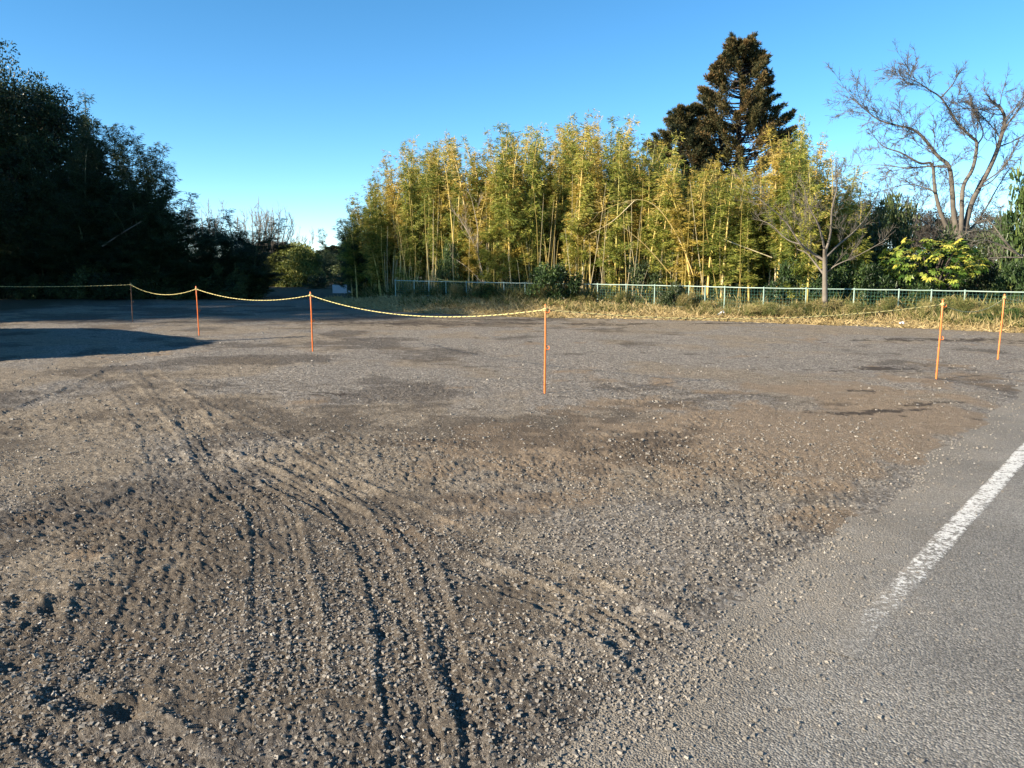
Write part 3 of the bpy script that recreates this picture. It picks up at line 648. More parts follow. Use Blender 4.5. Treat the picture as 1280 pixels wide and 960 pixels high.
def make_broadleaf(seed, H, R, leaf_mat, bark, nclump=46, per=130, L=(0.09, 0.16), W=(0.045, 0.08), base=0.25, tm=0.45, top=1.0):
    r = np.random.default_rng(seed); mt = MB(); mlf = MB()
    ctr = np.array([0, 0, H * (base + 1) / 2]); ext = np.array([R, R, H * (1 - base) / 2])
    tr = curve_pts([[0, 0, -0.1], [r.normal(0, .1), r.normal(0, .1), H * 0.3], [r.normal(0, .25), r.normal(0, .25), H * 0.6], [r.normal(0, .3), r.normal(0, .3), H * 0.85]], 10)
    mt.tube(tr, np.linspace(0.035 * H * 0.55, 0.02, 10), 7, 0.4, False)
    cs = []; rs = []
    for k in range(nclump):
        d = unit(r.normal(size=3)); q = r.uniform(0.45, 0.98) ** 0.6
        w = 1.0 - 0.35 * max(0, d[2]) ** 2
        c = ctr + d * ext * q * np.array([w, w, 1]); c += r.normal(0, 0.12 * R, 3) * np.array([1, 1, 0.6])
        cs.append(c); rs.append(R * r.uniform(0.16, 0.32))
        if k % 2 == 0:
            a = tr[min(9, int(np.clip((c[2] - 0.25 * R) / H / 0.85, 0.15, 0.95) * 9))]
            mt.tube(curve_pts([a, (a + c) / 2 + [0, 0, -0.08 * R], c], 6), np.linspace(0.010 * H * 0.7, 0.006, 6), 4, 0.4, False)
    clump_leaves(mlf, cs, rs, per, L, W, r, np.clip(r.normal(tm, 0.14, nclump), 0, 1), 0.14)
    return mt.mesh('trunk', bark, True), mlf.mesh('crown', leaf_mat)

def make_shrub(seed, H, R, leaf_mat, nclump=22, per=110, L=(0.07, 0.13), W=(0.035, 0.06), tm=0.5, stems=5, lo=0.12):
    r = np.random.default_rng(seed); mt = MB(); mlf = MB(); cs = []; rs = []
    for k in range(nclump):
        a = r.uniform(0, 6.28); z = r.uniform(lo, 0.92); w = math.sqrt(max(0.05, 1 - (2 * z - 0.8) ** 2 * 0.75)) * R * math.sqrt(r.uniform(0.1, 1))
        cs.append(np.array([w * math.cos(a), w * math.sin(a), H * z])); rs.append(min(R, H) * r.uniform(0.20, 0.36))
    for k in range(stems):
        c = cs[k]; mt.tube(curve_pts([[r.normal(0, .05), r.normal(0, .05), -0.08], [c[0] * 0.4, c[1] * 0.4, c[2] * 0.55], c], 6), np.linspace(0.02, 0.005, 6), 5, 0.4, False)
    clump_leaves(mlf, cs, rs, per, L, W, r, np.clip(r.normal(tm, 0.16, nclump), 0, 1), 0.15)
    return mt.mesh('stem', M_BARKD, True), mlf.mesh('foliage', leaf_mat)

def make_conifer(seed, H, R, leaf_mat, lumps=95, per=150, base=0.12, tuft=0.32, tm=0.5, power=0.8, L=(0.08, 0.18), W=(0.025, 0.05)):
    r = np.random.default_rng(seed); mt = MB(); mlf = MB()
    mt.tube([[0, 0, -0.1], [0.03, 0, H * 0.3], [0, 0.04, H * 0.6], [0.02, 0, H * 0.97]], [0.017 * H, 0.013 * H, 0.008 * H, 0.01], 8, 0.4, False)
    for k in range(lumps):
        q = r.uniform(base, 0.99); a = r.uniform(0, 6.28); env = R * max(0.03, (1 - q)) ** power * (0.85 + 0.22 * math.sin(2.3 * a + 5 * q + seed) * math.sin(9 * q + a))
        d = env * r.uniform(0.45, 1.0) ** 0.5
        c = np.array([d * math.cos(a), d * math.sin(a), H * q + 0.10 * d])
        mt.tube(curve_pts([[0, 0, H * q - 0.25 * d], [c[0] * 0.5, c[1] * 0.5, H * q - 0.20 * d], c], 5), np.linspace(0.03, 0.006, 5), 4, 0.4, False)
        tn = np.clip(r.normal(tm, 0.17), 0, 1); ts_ = tuft * r.uniform(0.7, 1.35) * (0.6 + 0.4 * (1 - q))
        dd = r.normal(size=(per, 3)); dd /= np.linalg.norm(dd, axis=1, keepdims=True)
        ax = unit(np.array([c[0], c[1], 0.55 * d + 0.25]) + r.normal(0, 0.25, 3)); al_ = r.random(per) ** 0.8
        p = c + ax * (al_ * ts_ * 2.2 - ts_ * 0.9)[:, None] + dd * (ts_ * 0.55 * (1.15 - al_) * r.random(per) ** 0.5)[:, None]
        dv = dd * 0.8 + unit(c - [0, 0, c[2]]) * 0.5 + np.array([0, 0, 0.7]) + r.normal(0, 0.3, (per, 3))
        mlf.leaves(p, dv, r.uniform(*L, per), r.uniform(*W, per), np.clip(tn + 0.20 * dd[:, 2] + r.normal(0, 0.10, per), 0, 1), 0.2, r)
    return mt.mesh('trunk', M_BARKD, True), mlf.mesh('crown', leaf_mat)

def twigs(mb, pts, r0, depth, r, up=0.35, scale=1.0, nmax=6, tint=0.5, minr=0.004, lenf=0.5):
    """side branches along a limb, recursively"""
    pts = np.asarray(pts); L = np.linalg.norm(np.diff(pts, axis=0), axis=1).sum()
    nb = max(2, int(nmax * min(1.3, L / scale)))
    for k in range(nb):
        q = r.uniform(0.22, 1.0); i_ = min(len(pts) - 2, int(q * (len(pts) - 1)))
        p = pts[i_] + (pts[i_ + 1] - pts[i_]) * r.random(); tang = unit(pts[i_ + 1] - pts[i_])
        d = unit(tang * 0.8 + r.normal(0, 0.46, 3) + [0, 0, up * 0.6])
        ll = L * lenf * r.uniform(0.45, 1.05) * (1.15 - 0.55 * q); ll = min(ll, 1.7)
        if ll < 0.10: continue
        n = 3 if depth < 2 else 4
        br = curve_pts([p, p + d * ll * 0.5 + r.normal(0, 0.05 * ll, 3), p + d * ll + np.array([0, 0, up * ll * 0.35]) + r.normal(0, 0.09 * ll, 3)], n)
        rb = max(minr, r0 * 0.5 * (1 - 0.5 * q)); mb.tube(br, np.linspace(rb, max(minr * 0.6, rb * 0.35), n), 5 if rb > 0.02 else 3, tint, False)
        if depth > 1: twigs(mb, br, rb, depth - 1, r, up, scale * 0.55, nmax, tint, minr, lenf)

def place(name, parts, label, cat, loc, rz=0.0, sc=1.0, group=None, szf=1.0):
    root = thing(name, label, cat, loc, rz, group); root.scale = (sc, sc, sc * szf)
    for pn, me in parts: link(pn, me, root)
    return root

# ------------------------------------------------------------------ bamboo grove
BG = [make_bamboo(100 + k, 6.0, M_BLEAF, M_CULM, start=[0.08, 0.12, 0.2, 0.26, 0.10, 0.16][k], dens=[1.7, 1.4, 1.3, 1.5, 1.6, 1.4][k], lean=[0.3, 0.6, 0.5, 0.4, 0.8, 0.2][k], nod=[0.15, 0.3, 0.35, 0.1, 0.3, 0.1][k], tmean=[0.42, 0.5, 0.55, 0.46, 0.6, 0.5][k]) for k in range(6)]
BY = [make_bamboo(140 + k, 6.0, M_BGOLD, M_CULM, start=[0.10, 0.2, 0.34, 0.14][k], dens=[1.3, 1.1, 1.0, 1.4][k], lean=[0.4, 0.7, 0.3, 0.5][k], nod=[0.15, 0.2, 0.1, 0.3][k], tmean=[0.5, 0.6, 0.62, 0.45][k]) for k in range(4)]
BS = [make_bamboo(170 + k, 6.0, M_BGOLD, M_CULM, start=[0.55, 0.65, 0.5][k], dens=0.35, lean=[0.4, 0.9, 0.6][k], nod=0.3, tmean=0.7, spread=0.7) for k in range(3)]
BD = [make_bamboo(190 + k, 6.0, M_BLEAF_SHADED, M_CULM_SHADED, start=[0.06, 0.10, 0.2, 0.12][k], dens=1.1, lean=[0.5, 0.8, 0.6, 0.3][k], nod=[0.5, 0.6, 0.4, 0.3][k], tmean=0.5, spread=2.0) for k in range(4)]
prof_x = [436, 455, 470, 495, 520, 545, 570, 600, 640, 670, 700, 740, 770, 800, 830, 870, 900, 940, 985, 1010, 1050, 1090]
prof_y = [285, 255, 232, 205, 178, 190, 172, 182, 158, 165, 168, 145, 160, 172, 205, 212, 205, 212, 152, 175, 215, 240]
LBL = {'g': 'green leaved bamboo standing in the sunlit grove behind the fence',
       'y': 'golden yellow leaved bamboo standing in the sunlit grove behind the fence',
       's': 'thin dry bamboo culm with few leaves in the sunlit grove behind the fence'}
GRP = {'g': 'green bamboo of the sunlit grove', 'y': 'golden bamboo of the sunlit grove', 's': 'dry culms of the sunlit grove'}
r = np.random.default_rng(55)
def fence_y(px): return np.interp(px, [440, 475] + [a for a, _ in fx], [31.0, 29.6] + [b for _, b in fx])
cnt = {'g': 0, 'y': 0, 's': 0}
for k in range(345):
    px = 440 + 640 * ((k * 0.61803) % 1.0) + r.uniform(-4, 4)
    row = r.random() ** 1.3
    Y = fence_y(px) + 0.9 + 6.5 * row
    if px > 1000 and r.random() < 0.5: continue
    if 860 < px < 950 and row < 0.25 and r.random() < 0.5: continue
    top = np.interp(px, prof_x, prof_y) + 26 * abs(r.normal()) - 8 - 12 * row
    gold = np.interp(px, [440, 480, 520, 560, 590, 610, 640, 680, 740, 790, 860, 960, 1080], [0.1, 0.35, 0.6, 0.5, 0.55, 0.45, 0.3, 0.45, 0.5, 0.5, 0.4, 0.3, 0.25])
    u_ = r.random()
    kind = 'y' if u_ < gold * 0.72 else ('s' if u_ < gold * 0.72 + 0.16 and row < 0.6 else 'g')
    x = (px - 640) / F_PX * Y
    zb = float(bank_z(np.array(x), np.array(Y))); H = P(px, top, Y)[2] - zb
    var = {'g': BG, 'y': BY, 's': BS}[kind]; c, l_ = var[r.integers(len(var))]
    s = 1.0; root = place('bamboo', [('culm', c), ('foliage', l_)], LBL[kind], 'bamboo', (x, Y, zb - 0.02), r.uniform(0, 6.28), 1.0, GRP[kind])
    w = r.uniform(0.8, 1.25); root.scale = (w, w, max(0.35, H / 6.0)); root.rotation_euler.x = r.normal(0, 0.035); root.rotation_euler.y = r.normal(0, 0.05)
    cnt[kind] += 1
    where = ['at the low end of the grove beside the gap', 'around the pale dead stems in the grove', 'behind the dense dark shrub at the fence', 'around the bent over arching culm', 'below the tall conifer', 'behind the small bare tree'][int(np.searchsorted([500, 640, 740, 870, 1000], px))]
    root['label'] = {'g': 'green leaved bamboo ', 'y': 'golden yellow leaved bamboo ', 's': 'thin dry bamboo with few leaves '}[kind] + where
    root['group'] = {'g': 'green bamboo ', 'y': 'golden bamboo ', 's': 'dry culms '}[kind] + where

m = MB(); r = np.random.default_rng(91)
for k in range(620):
    px = 470 + 470 * r.random() ** 1.1; Y = fence_y(px) + 0.5 + 5.0 * r.random(); x = (px - 640) / F_PX * Y; z = float(bank_z(np.array(x), np.array(Y))); h = r.uniform(0.9, 4.2)
    a = np.array([x, Y, z - 0.05]); lean = r.normal(0, 0.10, 2) * h; b = a + [lean[0], lean[1], h]
    m.tube(curve_pts([a, (a + b) / 2 + [*(r.normal(0, 0.04, 2)), 0], b], 4), np.linspace(r.uniform(0.008, 0.016), 0.004, 4), 3, r.uniform(0.3, 1.0), False)
link('dry_stem_thicket', m.mesh('dry_stem_thicket', M_CULM), label='countless thin dry stems standing among the culms of the sunlit grove', cat='thicket', kind='stuff')
# fallen and leaning culms
def stick(name, label, cat, px, Y0, Y1, r0, r1, mat, tw=0, seed=0, tint=0.6):
    n = len(px); ctrl = np.array([P(a, b, Y0 + (Y1 - Y0) * k / (n - 1)) for k, (a, b) in enumerate(px)])
    o = ctrl[0].copy(); pts = curve_pts(ctrl - o, 5 * n); m = MB(); m.tube(pts, np.linspace(r0, r1, len(pts)), 6, tint, False)
    if tw: twigs(m, pts[len(pts) // 3:], r1 * 1.6, 2, np.random.default_rng(seed), 0.1, 1.2, tw, tint, 0.003, 0.35)
    return link(name, m.mesh(name, mat, True), None, o, label, cat)
stick('fallen_bamboo', 'dead bamboo culm bent over in a high arch above the fence', 'bamboo', [(867, 345), (858, 320), (845, 292), (827, 265), (810, 252), (792, 250), (770, 256), (748, 266)], 24.6, 24.2, 0.019, 0.006, M_CULM, 6, 1, 0.5)
stick('fallen_bamboo', 'straight dead bamboo culm leaning left under the arched one', 'bamboo', [(838, 342), (807, 307), (777, 282)], 24.8, 24.4, 0.017, 0.009, M_CULM, 3, 2, 0.6)
stick('fallen_bamboo', 'thin dead culm hanging down left from the arched bamboo', 'bamboo', [(793, 251), (765, 277), (736, 293)], 24.2, 24.4, 0.014, 0.006, M_CULM, 3, 3, 0.9)
stick('fallen_bamboo', 'pale dead pole lying slanted across the culms beside the small bare tree', 'bamboo', [(905, 299), (912, 302), (965, 322)], 24.0, 23.7, 0.02, 0.016, M_CULM, 0, 4, 0.95)
stick('fallen_bamboo', 'pale broken pole resting on the fence rail near the dead tangle', 'bamboo', [(541, 347), (560, 351), (582, 352)], 27.3, 27.2, 0.02, 0.015, M_CULM, 0, 5, 1.0)
# pale dead tangle of stems in the grove
def limb_tree(name, label, cat, base_px, Y, limbs, bark, seed, tw, depth=3, minr=0.004, up=0.35, lenf=0.5, yspread=1.2, tint=0.5, scale=1.0):
    rr_ = np.random.default_rng(seed); b = P(*base_px, Y); b[2] = max(-0.02, float(bank_z(np.array(b[0]), np.array(Y))) - 0.03)
    root = thing(name, label, cat, b)
    for k, (px, ra, rb, partn) in enumerate(limbs):
        dy = rr_.uniform(-1, 1) * yspread
        n = len(px); ctrl = np.array([P(a, c, Y + dy * (q / (n - 1)) ** 1.3 + (rr_.normal(0, 0.08) if 0 < q < n - 1 else 0)) for q, (a, c) in enumerate(px)]) - b
        if k == 0: ctrl[0] = [0, 0, -0.12]
        pts = curve_pts(ctrl, 5 * n); m = MB(); L = len(pts)
        m.tube(pts, ra + (rb - ra) * np.linspace(0, 1, L) ** 0.85, 7, tint, False)
        if tw and partn != 'trunk': twigs(m, pts, max(rb * 1.6, ra * 0.26), depth, rr_, up, scale, tw, tint, minr, lenf)
        link(partn, m.mesh(partn, bark, True), root)
    return root
limb_tree('dead_shrub', 'pale dry branching stems without leaves at the front of the grove', 'dead shrub', (607, 372), 27.9,
          [([(607, 372), (604, 350), (600, 330)], 0.05, 0.035, 'trunk'), ([(602, 345), (595, 312), (582, 285), (566, 262)], 0.035, 0.008, 'branch'), ([(606, 352), (598, 318), (597, 285), (590, 250)], 0.03, 0.008, 'branch'),
           ([(605, 350), (615, 330), (628, 300), (632, 270)], 0.03, 0.008, 'branch'), ([(604, 355), (585, 335), (560, 318)], 0.025, 0.007, 'branch')], M_DRYBARK, 5, 6, 3, 0.004, 0.3, 0.45, 0.6, 0.75)

# ------------------------------------------------------------------ big trees behind the grove
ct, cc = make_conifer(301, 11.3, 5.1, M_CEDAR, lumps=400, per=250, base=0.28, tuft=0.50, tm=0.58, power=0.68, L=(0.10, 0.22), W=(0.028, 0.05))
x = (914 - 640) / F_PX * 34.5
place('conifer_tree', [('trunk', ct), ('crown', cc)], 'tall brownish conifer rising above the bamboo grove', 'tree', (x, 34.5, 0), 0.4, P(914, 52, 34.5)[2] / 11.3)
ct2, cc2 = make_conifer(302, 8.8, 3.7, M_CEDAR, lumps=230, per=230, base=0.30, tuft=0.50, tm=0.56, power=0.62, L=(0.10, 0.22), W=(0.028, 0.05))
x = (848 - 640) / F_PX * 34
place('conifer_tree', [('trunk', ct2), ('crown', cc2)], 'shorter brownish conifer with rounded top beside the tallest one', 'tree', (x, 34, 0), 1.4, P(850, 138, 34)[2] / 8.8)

T = [([(1198, 386), (1200, 345), (1200, 312), (1197, 292)], 0.24, 0.17, 'trunk'),
     ([(1199, 310), (1192, 265), (1190, 235), (1186, 208), (1172, 195), (1154, 172), (1139, 161), (1122, 157), (1099, 150), (1079, 135), (1062, 121)], 0.104, 0.008, 'limb'),
     ([(1197, 312), (1178, 272), (1169, 240), (1165, 206), (1150, 204), (1126, 191), (1103, 182), (1085, 160)], 0.088, 0.008, 'limb'),
     ([(1201, 312), (1202, 270), (1204, 234), (1216, 210), (1221, 180), (1214, 171), (1199, 156), (1189, 141), (1176, 122), (1161, 112), (1144, 101), (1126, 95)], 0.088, 0.008, 'limb'),
     ([(1176, 122), (1189, 108), (1197, 95), (1206, 84)], 0.028, 0.006, 'limb'),
     ([(1200, 316), (1212, 262), (1223, 236), (1234, 216), (1246, 189), (1253, 165), (1256, 150), (1253, 139), (1248, 131)], 0.104, 0.044, 'limb'),
     ([(1256, 150), (1266, 138), (1280, 125), (1300, 112)], 0.024, 0.006, 'limb'),
     ([(1221, 182), (1229, 166), (1219, 142), (1210, 129), (1195, 124)], 0.028, 0.006, 'limb'),
     ([(1186, 209), (1160, 208), (1135, 210), (1097, 206), (1060, 208)], 0.036, 0.006, 'limb'),
     ([(1169, 240), (1144, 231), (1124, 232), (1100, 240)], 0.028, 0.006, 'limb'),
     ([(1222, 236), (1240, 226), (1258, 205), (1264, 192)], 0.028, 0.008, 'limb'),
     ([(1200, 300), (1225, 272), (1246, 236), (1262, 210)], 0.048, 0.008, 'limb'),
     ([(1196, 300), (1150, 275), (1120, 262), (1085, 258)], 0.040, 0.006, 'limb')]
limb_tree('bare_tree', 'large leafless tree with pollarded spreading limbs against the sky', 'tree', (1198, 386), 27.5, T, M_BARK, 9, 12, 3, 0.0055, 0.06, 0.44, 1.6, 0.42, 0.7)

T2 = [([(1032, 392), (1031, 360), (1031, 325), (1031, 310)], 0.085, 0.05, 'trunk'),
      ([(1031, 326), (1015, 316), (1000, 304), (982, 277), (961, 258), (945, 245)], 0.04, 0.006, 'branch'),
      ([(1029, 342), (1018, 328), (1009, 317), (996, 311)], 0.032, 0.008, 'branch'),
      ([(1031, 318), (1038, 292), (1040, 262), (1046, 235), (1044, 215)], 0.04, 0.006, 'branch'),
      ([(1031, 312), (1023, 281), (1011, 258), (1004, 230)], 0.035, 0.006, 'branch'),
      ([(1032, 322), (1048, 306), (1067, 290), (1086, 267), (1098, 240)], 0.035, 0.006, 'branch'),
      ([(1034, 340), (1046, 331), (1073, 319), (1111, 298)], 0.022, 0.006, 'branch'),
      ([(1004, 306), (985, 300), (965, 282), (950, 275)], 0.02, 0.005, 'branch')]
limb_tree('bare_tree', 'small leafless tree with pale trunk standing in front of the fence', 'tree', (1032, 392), 21.3, T2, M_BARK, 12, 8, 3, 0.0036, 0.4, 0.48, 0.8, 0.60, 0.75)

T3 = [([(1290, 345), (1285, 328), (1272, 318)], 0.05, 0.035, 'trunk'),
      ([(1272, 318), (1255, 300), (1240, 280), (1225, 270)], 0.035, 0.006, 'branch'), ([(1272, 318), (1250, 306), (1228, 300), (1208, 305)], 0.028, 0.005, 'branch'),
      ([(1278, 322), (1250, 322), (1225, 325), (1208, 335)], 0.025, 0.005, 'branch'), ([(1265, 312), (1244, 292), (1222, 288), (1205, 292)], 0.022, 0.005, 'branch')]
limb_tree('bare_shrub', 'leafless arching shrub drooping beside the broad leaved bush', 'shrub', (1290, 392), 22.5, T3, M_BARK, 14, 8, 2, 0.004, -0.1, 0.5, 0.5, 0.6, 0.6)
# tangle of bare brown trees behind
for k, (px, top, Y, lab) in enumerate([(1150, 255, 33, 'brown leafless twiggy tree behind the large bare one'), (1235, 262, 32, 'reddish brown twiggy tree low behind the right limbs of the large bare tree')]):
    limb_tree('twiggy_tree', lab, 'tree', (px, 380), Y, [([(px, 380), (px + 2, 345), (px, 325)], 0.07, 0.05, 'trunk')] + [([(px, 335), (px + dx * 0.5, (335 + top) / 2 + 8), (px + dx, top + abs(dx) * 0.35)], 0.035, 0.006, 'branch') for dx in (-48, -28, -8, 12, 30, 46)], M_BARK, 20 + k, 9, 3, 0.006, 0.35, 0.5, 1.5, 0.35, 0.8)

# ------------------------------------------------------------------ shrubs along the fence
SH = [make_shrub(400 + k, 1.0, 0.8, M_SHRUB, 26, 130, tm=[0.42, 0.5, 0.6][k]) for k in range(3)]
SE = [make_shrub(410 + k, 1.0, 0.8, M_EVER, 26, 130, L=(0.06, 0.11), W=(0.03, 0.05), tm=[0.45, 0.6, 0.75][k]) for k in range(3)]
def shrub(px, top, Y, wpx, kind, v, label, name='shrub', group=None, base=None):
    x = (px - 640) / F_PX * Y; zb = float(bank_z(np.array(x), np.array(Y))) if x > -8 and Y < 45 else 0.0
    H = P(px, top, Y)[2] - zb; s = (SH if kind == 's' else SE)[v]
    o = place(name, [('stem', s[0]), ('foliage', s[1])], label, 'shrub', (x, Y, zb - 0.02), (px * 0.37) % 6.28, 1.0, group)
    w = wpx / F_PX * Y / 2 / 0.95; o.scale = (w, w, H / 1.0); return o
shrub(692, 330, 25.6, 72, 's', 0, 'dense dark green shrub bulging over the fence beside the stake')
shrub(607, 355, 26.6, 40, 's', 1, 'small green shrub growing through the fence under the dead stems')
shrub(563, 308, 28.2, 34, 's', 2, 'narrow bright green climbing shrub among the culms')
shrub(645, 345, 27.5, 40, 's', 0, 'low dark shrub between the dead stems and the dense shrub')
shrub(803, 318, 25.6, 60, 'e', 1, 'dark evergreen shrub inside the grove right of the bent culm foot')
shrub(842, 352, 24.1, 40, 'e', 1, 'small dark shrub against the fence below the leaning culm')
shrub(885, 275, 26.5, 60, 's', 1, 'tall glossy green shrub among the culms below the conifer')
shrub(935, 300, 25.5, 60, 's', 0, 'green shrub filling the grove right of the glossy tall one')
shrub(985, 318, 23.6, 70, 's', 1, 'mid green shrub behind the fence left of the small bare tree')
shrub(1065, 262, 25.0, 90, 'e', 1, 'large dark evergreen shrub behind the small bare tree')
shrub(1110, 255, 26.5, 80, 'e', 2, 'tall dark evergreen shrub left of the broad leaved bush')
shrub(1010, 285, 25.5, 70, 'e', 2, 'dark evergreen shrub half hidden by twigs left of the small trunk')
shrub(905, 322, 24.6, 56, 's', 1, 'leafy green shrub at the fence under the slanted pale pole')
shrub(960, 292, 25.6, 64, 'e', 2, 'dark leafy shrub behind the crossing end of the slanted pole')
shrub(1045, 318, 23.4, 64, 's', 1, 'glossy green shrub just behind the small bare trunk')
shrub(1020, 340, 23.0, 50, 's', 0, 'low dark green shrub behind the fence left of the small bare trunk')
shrub(1180, 285, 27.5, 90, 'e', 1, 'dark evergreen shrub behind the foot of the large bare tree')
shrub(1240, 290, 26.5, 70, 'e', 2, 'olive evergreen shrub behind the arching bare shrub')
shrub(1095, 330, 22.6, 80, 's', 0, 'deep green shrub behind the fence below the tall evergreen')
shrub(1150, 352, 22.0, 60, 's', 0, 'low green shrub under the broad leaved bush')
shrub(1215, 318, 23.2, 70, 'e', 1, 'dark evergreen shrub between the broad leaved bush and the arching shrub')
shrub(1272, 222, 25.5, 82, 's', 2, 'tall light green shrub towering over the end of the fence')
shrub(1262, 330, 22.0, 60, 's', 1, 'mottled green shrub behind the fence below the arching branches')
shrub(1330, 240, 24.0, 120, 's', 1, 'wide green shrub beyond the end of the fence')
shrub(1262, 385, 19.1, 40, 's', 2, 'ground hugging green weed clump at the fence foot by the road', 'weed_clump')
shrub(1225, 392, 19.2, 44, 's', 1, 'low leafy weed clump beside the last stakes', 'weed_clump')

SW = [make_shrub(420 + k, 1.0, 0.8, M_WEED, 24, 150, L=(0.10, 0.26), W=(0.014, 0.026), tm=[0.6, 0.45][k], lo=0.05) for k in range(2)]
r = np.random.default_rng(88)
for k in range(26):
    px = 760 + 540 * ((k * 0.61803) % 1) if k > 8 else 520 + 26 * k
    Y = fence_y(px) - r.uniform(0.05, 0.7) + (0.6 if r.random() < 0.3 else 0); x = (px - 640) / F_PX * Y; z = float(bank_z(np.array(x), np.array(Y))); v = int(r.integers(2))
    o = place('weed_clump', [('stem', SW[v][0]), ('foliage', SW[v][1])], ['dry tan weed clump growing against the wire fence', 'green weed clump growing against the wire fence'][v], 'weed', (x, Y, z - 0.02), r.uniform(0, 6), 1, ['tan weed clumps at the fence', 'green weed clumps at the fence'][v])
    w = r.uniform(0.35, 0.75); o.scale = (w, w * 0.7, r.uniform(0.28, 0.58))
# broad leaved bush, each leaf a part
def palm_leaf():
    m = MB(); n = 7
    for k in range(n):
        a = math.radians(-105 + 210 * k / (n - 1)); L = 0.17 - 0.05 * abs(a) / 1.9; d = np.array([math.cos(a), math.sin(a), 0])
        s = np.array([-d[1], d[0], 0]); p0 = d * 0.015
        m.add([p0, p0 + d * L * 0.5 + s * 0.034 + [0, 0, 0.006], p0 + d * L - [0, 0, 0.035], p0 + d * L * 0.5 - s * 0.034 + [0, 0, 0.006], p0 + d * L * 0.5 - [0, 0, 0.008]], [[0, 4, 1], [4, 2, 1], [0, 3, 4], [4, 3, 2]], 0.5)
    m.tube([[0, 0, 0], [-0.08, 0, -0.02], [-0.16, 0, -0.08]], 0.004, 3, 0.6, False)
    return m.mesh('leaf', M_FATSIA)
pl = palm_leaf()
bx0 = P(1165, 350, 22.3); bz = float(bank_z(np.array(bx0[0]), np.array(22.3)))
bush = thing('broad_leaf_bush', 'bright yellow green bush with large hand shaped leaves behind the fence', 'shrub', (bx0[0], 22.3, bz)); bush.scale = (1.12, 1.12, 1.1)
r = np.random.default_rng(77); m = MB(); tips = []
for k in range(16):
    a = r.uniform(0, 6.28); R = r.uniform(0.25, 1.15); H = r.uniform(1.1, 1.95) * (1.05 - 0.25 * R / 1.2)
    tip = np.array([R * math.cos(a), 0.8 * R * math.sin(a), H]); tips.append(tip); m.tube(curve_pts([[0.05 * math.cos(a), 0.05 * math.sin(a), -0.1], tip * [0.45, 0.45, 0.6], tip], 7), np.linspace(0.028, 0.012, 7), 5, 0.4, False)
link('stem', m.mesh('stem', M_BARKD, True), bush)
for k in range(295):
    d = unit(r.normal(size=3) * [1.1, 1.0, 0.9] + [0, -0.25, 0.25]); q = r.uniform(0.6, 1.0)
    c = np.array([0, 0, 1.28]) + d * np.array([1.38, 0.95, 0.80]) * q * (0.85 + 0.25 * vn(d[0] * 2 + 5, d[2] * 2 + 3, 9))
    o = link('leaf', pl, bush, c); yaw = math.atan2(d[1], d[0]) + r.normal(0, 0.5)
    o.rotation_euler = (r.normal(0, 0.35), 0.35 + r.normal(0, 0.35) - 0.3 * d[2], yaw); s = r.uniform(0.65, 1.1); o.scale = (s, s, s)

# litter on the verge
def scrap(px, py, size, label, seed):
    g = G(px, py); r = np.random.default_rng(seed); z = max(gh(*g), float(bank_z(np.array(g[0]), np.array(g[1]))) if g[1] > foot_y(g[0]) else -1)
    n = 6; X, Y_ = np.meshgrid(np.linspace(-1, 1, n), np.linspace(-1, 1, n)); V = np.stack([X.ravel() * size * 0.6, Y_.ravel() * size * 0.4, (0.15 + 0.55 * r.random(n * n)) * size * (1 - 0.5 * np.maximum(abs(X), abs(Y_)).ravel())], 1)
    ii = np.arange(n - 1)[:, None] * n; jj = np.arange(n - 1)[None, :]; F = np.stack([ii + jj, ii + jj + 1, ii + n + jj + 1, ii + n + jj], -1).reshape(-1, 4)
    link('crumpled_sheet', mesh_np('crumpled_sheet', V, F, M_WHITE, False, {'tint': np.full(n * n, 0.8)}), None, (*g, z), label, 'litter')
scrap(902, 399, 0.26, 'crumpled white plastic scrap lying at the edge of the dry grass', 3)
scrap(1068, 397, 0.24, 'pale flattened scrap in the dry grass right of the small bare tree', 4)
scrap(1128, 409, 0.16, 'small pale scrap on the verge left of the leaning stake', 6)

# ------------------------------------------------------------------ shaded wood on the left
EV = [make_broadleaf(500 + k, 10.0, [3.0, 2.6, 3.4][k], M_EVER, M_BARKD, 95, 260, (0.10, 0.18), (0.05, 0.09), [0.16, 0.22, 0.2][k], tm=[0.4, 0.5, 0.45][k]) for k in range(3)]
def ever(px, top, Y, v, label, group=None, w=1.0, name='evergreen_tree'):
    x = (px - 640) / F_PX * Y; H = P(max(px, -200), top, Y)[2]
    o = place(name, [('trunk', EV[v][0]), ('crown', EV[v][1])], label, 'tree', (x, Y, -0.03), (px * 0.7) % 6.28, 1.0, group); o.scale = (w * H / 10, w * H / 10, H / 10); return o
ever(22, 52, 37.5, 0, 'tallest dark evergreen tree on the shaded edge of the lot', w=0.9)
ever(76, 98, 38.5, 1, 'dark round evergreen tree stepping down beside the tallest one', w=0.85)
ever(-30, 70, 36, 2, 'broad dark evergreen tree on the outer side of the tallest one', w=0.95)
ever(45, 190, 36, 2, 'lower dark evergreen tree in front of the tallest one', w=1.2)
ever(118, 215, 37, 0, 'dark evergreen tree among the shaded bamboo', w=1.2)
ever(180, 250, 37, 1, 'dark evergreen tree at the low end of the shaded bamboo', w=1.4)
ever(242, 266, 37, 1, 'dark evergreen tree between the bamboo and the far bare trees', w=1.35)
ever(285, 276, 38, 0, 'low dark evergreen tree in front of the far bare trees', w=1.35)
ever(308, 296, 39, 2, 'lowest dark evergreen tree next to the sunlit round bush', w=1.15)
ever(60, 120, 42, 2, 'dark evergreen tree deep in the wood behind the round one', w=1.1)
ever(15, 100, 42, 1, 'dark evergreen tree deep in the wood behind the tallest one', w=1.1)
ever(125, 205, 41, 1, 'dark evergreen tree deep in the wood behind the shaded bamboo', w=1.5)
